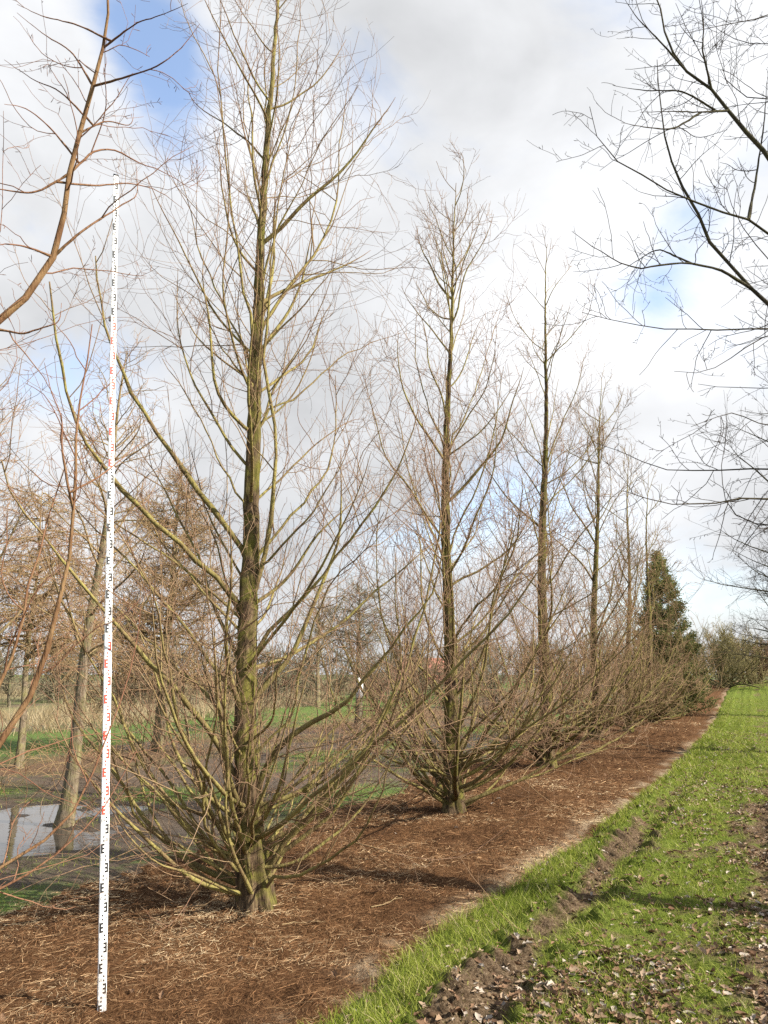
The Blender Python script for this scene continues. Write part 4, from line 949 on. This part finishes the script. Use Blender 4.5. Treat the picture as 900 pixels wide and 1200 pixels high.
def leaves():
    global rng
    rng = np.random.default_rng(85)
    n = 34000; s, w = scatter(n, -5.2, 22, 1.4, 6.2, 1.5); x, y = xy(s, w)
    dn = 0.10+0.22*sstep(w, 1.95, 2.1)+0.68*sstep(w, 2.3, 2.8)*(1-0.55*sstep(s, 1.0, 8)); dn = dn*(0.25+1.3*sstep(fbm(x*1.4, y*1.4, 24, 3), 0.35, 0.65))
    ok = (rng.random(n) < dn) & (w > edge_r(s)+0.05)
    extra = 160; s3, w3 = scatter(extra, -5, 12, -1.6, 1.7, 1.4)
    x = np.concatenate([x[ok], xy(s3, w3)[0]]); y = np.concatenate([y[ok], xy(s3, w3)[1]]); n = len(x)
    infr = (np.abs(x) < 0.5*y) & (y > 4.45)
    sz = 0.024+0.052*rng.random(n)**1.4; rz = rng.random(n)*6.28; kind = rng.integers(0, 6, n); mk = rng.choice(3, n, p=[0.32, 0.54, 0.14]); z = surf(x, y)+0.006+0.012*rng.random(n)
    tx = 0.3*rng.normal(size=n); ty = 0.3*rng.normal(size=n); flip = rng.random(n) < 0.3
    score = np.where(infr, sz/np.hypot(x, y), -1); order = np.argsort(-score); big = order[:300]; rest = order[300:]
    meshes = {}
    for i in big:
        key = (int(kind[i]), int(mk[i]))
        if key not in meshes:
            V, F = LS[key[0]]; meshes[key] = mesh_from('fallen_leaf', V, [F], LEAFM[key[1]], {'rnd': np.full(len(V), 0.2+0.12*key[0])})
        o = bpy.data.objects.new('fallen_leaf', meshes[key]); COL.objects.link(o)
        o.location = (float(x[i]), float(y[i]), float(z[i])); o.scale = (float(sz[i]),)*3; o.rotation_euler = (float(tx[i]), float(ty[i]), float(rz[i]))
        tag(o, 'dry curled oak leaf fallen on the near part of the track', 'leaf', 'fallen oak leaves on the near track')
    from mathutils import Euler
    for mi in range(3):
        VV = []; FF = []; RR = []; c = 0
        for i in rest:
            if mk[i] != mi: continue
            V, F = LS[kind[i]]; Rm = np.array(Euler((tx[i], ty[i], rz[i])).to_matrix()); q = (V*sz[i])@Rm.T+np.array([x[i], y[i], z[i]])
            VV.append(q); FF.append(F+c); c += len(V); RR.append(np.full(len(V), rng.random()))
        tag(mobj('leaf_litter', mesh_from('leaf_litter', np.concatenate(VV), [np.concatenate(FF)], LEAFM[mi], {'rnd': np.concatenate(RR)})),
            ['tan', 'brown', 'pale grey'][mi]+' small fallen leaves scattered over the track and bed', 'leaves', kind='stuff')
leaves()
# crumbled earth thrown up by the tyres
def clods():
    global rng
    rng = np.random.default_rng(87)
    n = 4200; s, w = scatter(n, -5.2, 9, 1.95, 4.4, 1.4); g = path_green(s, w); ok = rng.random(n) < np.clip(0.75-1.3*g, 0.03, 1); s, w = s[ok], w[ok]; n = len(s); x, y = xy(s, w)
    d0 = np.array([(1, 0, 0), (-1, 0, 0), (0, 1, 0), (0, -1, 0), (0, 0, 1), (0, 0, -1), (.6, .6, .5), (-.6, .6, .5), (-.6, -.6, .5), (.6, -.6, .5)], float)
    F0 = np.array([(4, 0+6, 7), (4, 7, 8), (4, 8, 9), (4, 9, 6), (6, 0, 2), (6, 2, 7), (7, 2, 1), (7, 1, 8), (8, 1, 3), (8, 3, 9), (9, 3, 0), (9, 0, 6), (5, 2, 0), (5, 1, 2), (5, 3, 1), (5, 0, 3)])
    sz = 0.006+0.022*rng.random(n)**2.5; a = rng.random(n)*6.28
    V = d0[None]*(0.65+0.6*rng.random((n, 10, 1)))*sz[:, None, None]*np.array([1.25, 0.9, 0.7])
    V = np.stack([V[..., 0]*np.cos(a)[:, None]-V[..., 1]*np.sin(a)[:, None], V[..., 0]*np.sin(a)[:, None]+V[..., 1]*np.cos(a)[:, None], V[..., 2]], -1)+np.stack([x, y, path_z(x, y)+sz*0.25], -1)[:, None]
    F = (F0[None]+(np.arange(n)*10)[:, None, None]).reshape(-1, 3)
    V = [V.reshape(-1, 3)]; F = [F]; RN = [np.repeat(rng.random(n), 10)]; c = n*10
    V = np.concatenate(V); F = np.concatenate(F); RN = np.concatenate(RN)
    m = leaf_like('earth_crumbs', [(0, (0.03, 0.018, 0.010)), (0.6, (0.09, 0.058, 0.034)), (1, (0.20, 0.145, 0.09))], rough=0.95)
    tag(mobj('earth_clods', mesh_from('earth_clods', V, [F], m, {'rnd': RN})), 'crumbs of dark earth along the tyre ruts', 'earth', kind='stuff')
clods()
# a few fallen sticks on the litter
def sticks():
    global rng
    rng = np.random.default_rng(86)
    for (px, py, Yd, ln, az, lab) in [(435, 1065, 6.2, 0.30, 0.6, 'thin pale stick on the litter between nearest trunk and grass edge'), (330, 1088, 5.6, 0.34, 0.2, 'curved pale stick lying just in front of the nearest trunk'),
                                 (225, 1045, 6.6, 0.55, -0.2, 'bent twig lying left of the nearest trunk'), (390, 1040, 6.9, 0.35, 0.9, 'short dark stick right of the nearest trunk')]:
        d = ray(px, py); t = -CAMH/d[2]; x, y = d[0]*t, d[1]*t
        P = grow(np.array([[x, y, 0.0]]), np.array([[math.cos(az), math.sin(az), 0.0]]), np.array([ln]), 9, 0.0, 0.45)[0]
        P[:, 2] = bed_z(P[:, 0], P[:, 1])+0.014+0.006*np.sin(np.linspace(0, 3, 9))
        tb = Tubes(); tb.add(P, np.linspace(0.005, 0.0022, 9), 6); k = 2
        tb.add(grow(P[[3, 6]], unit(P[[4, 7]]-P[[3, 6]])+np.array([[0.5, 0.4, 0.12], [-0.4, 0.5, 0.1]]), np.array([0.1, 0.07]), 5, 0, 0.3), taper(2, 5, np.full(2, 0.0025), np.full(2, 0.0015)), 5)
        tag(mobj('stick', tb.mesh('stick', M_BACK, P[0]), loc=P[0]), lab, 'stick', 'sticks on the needle litter')
sticks()
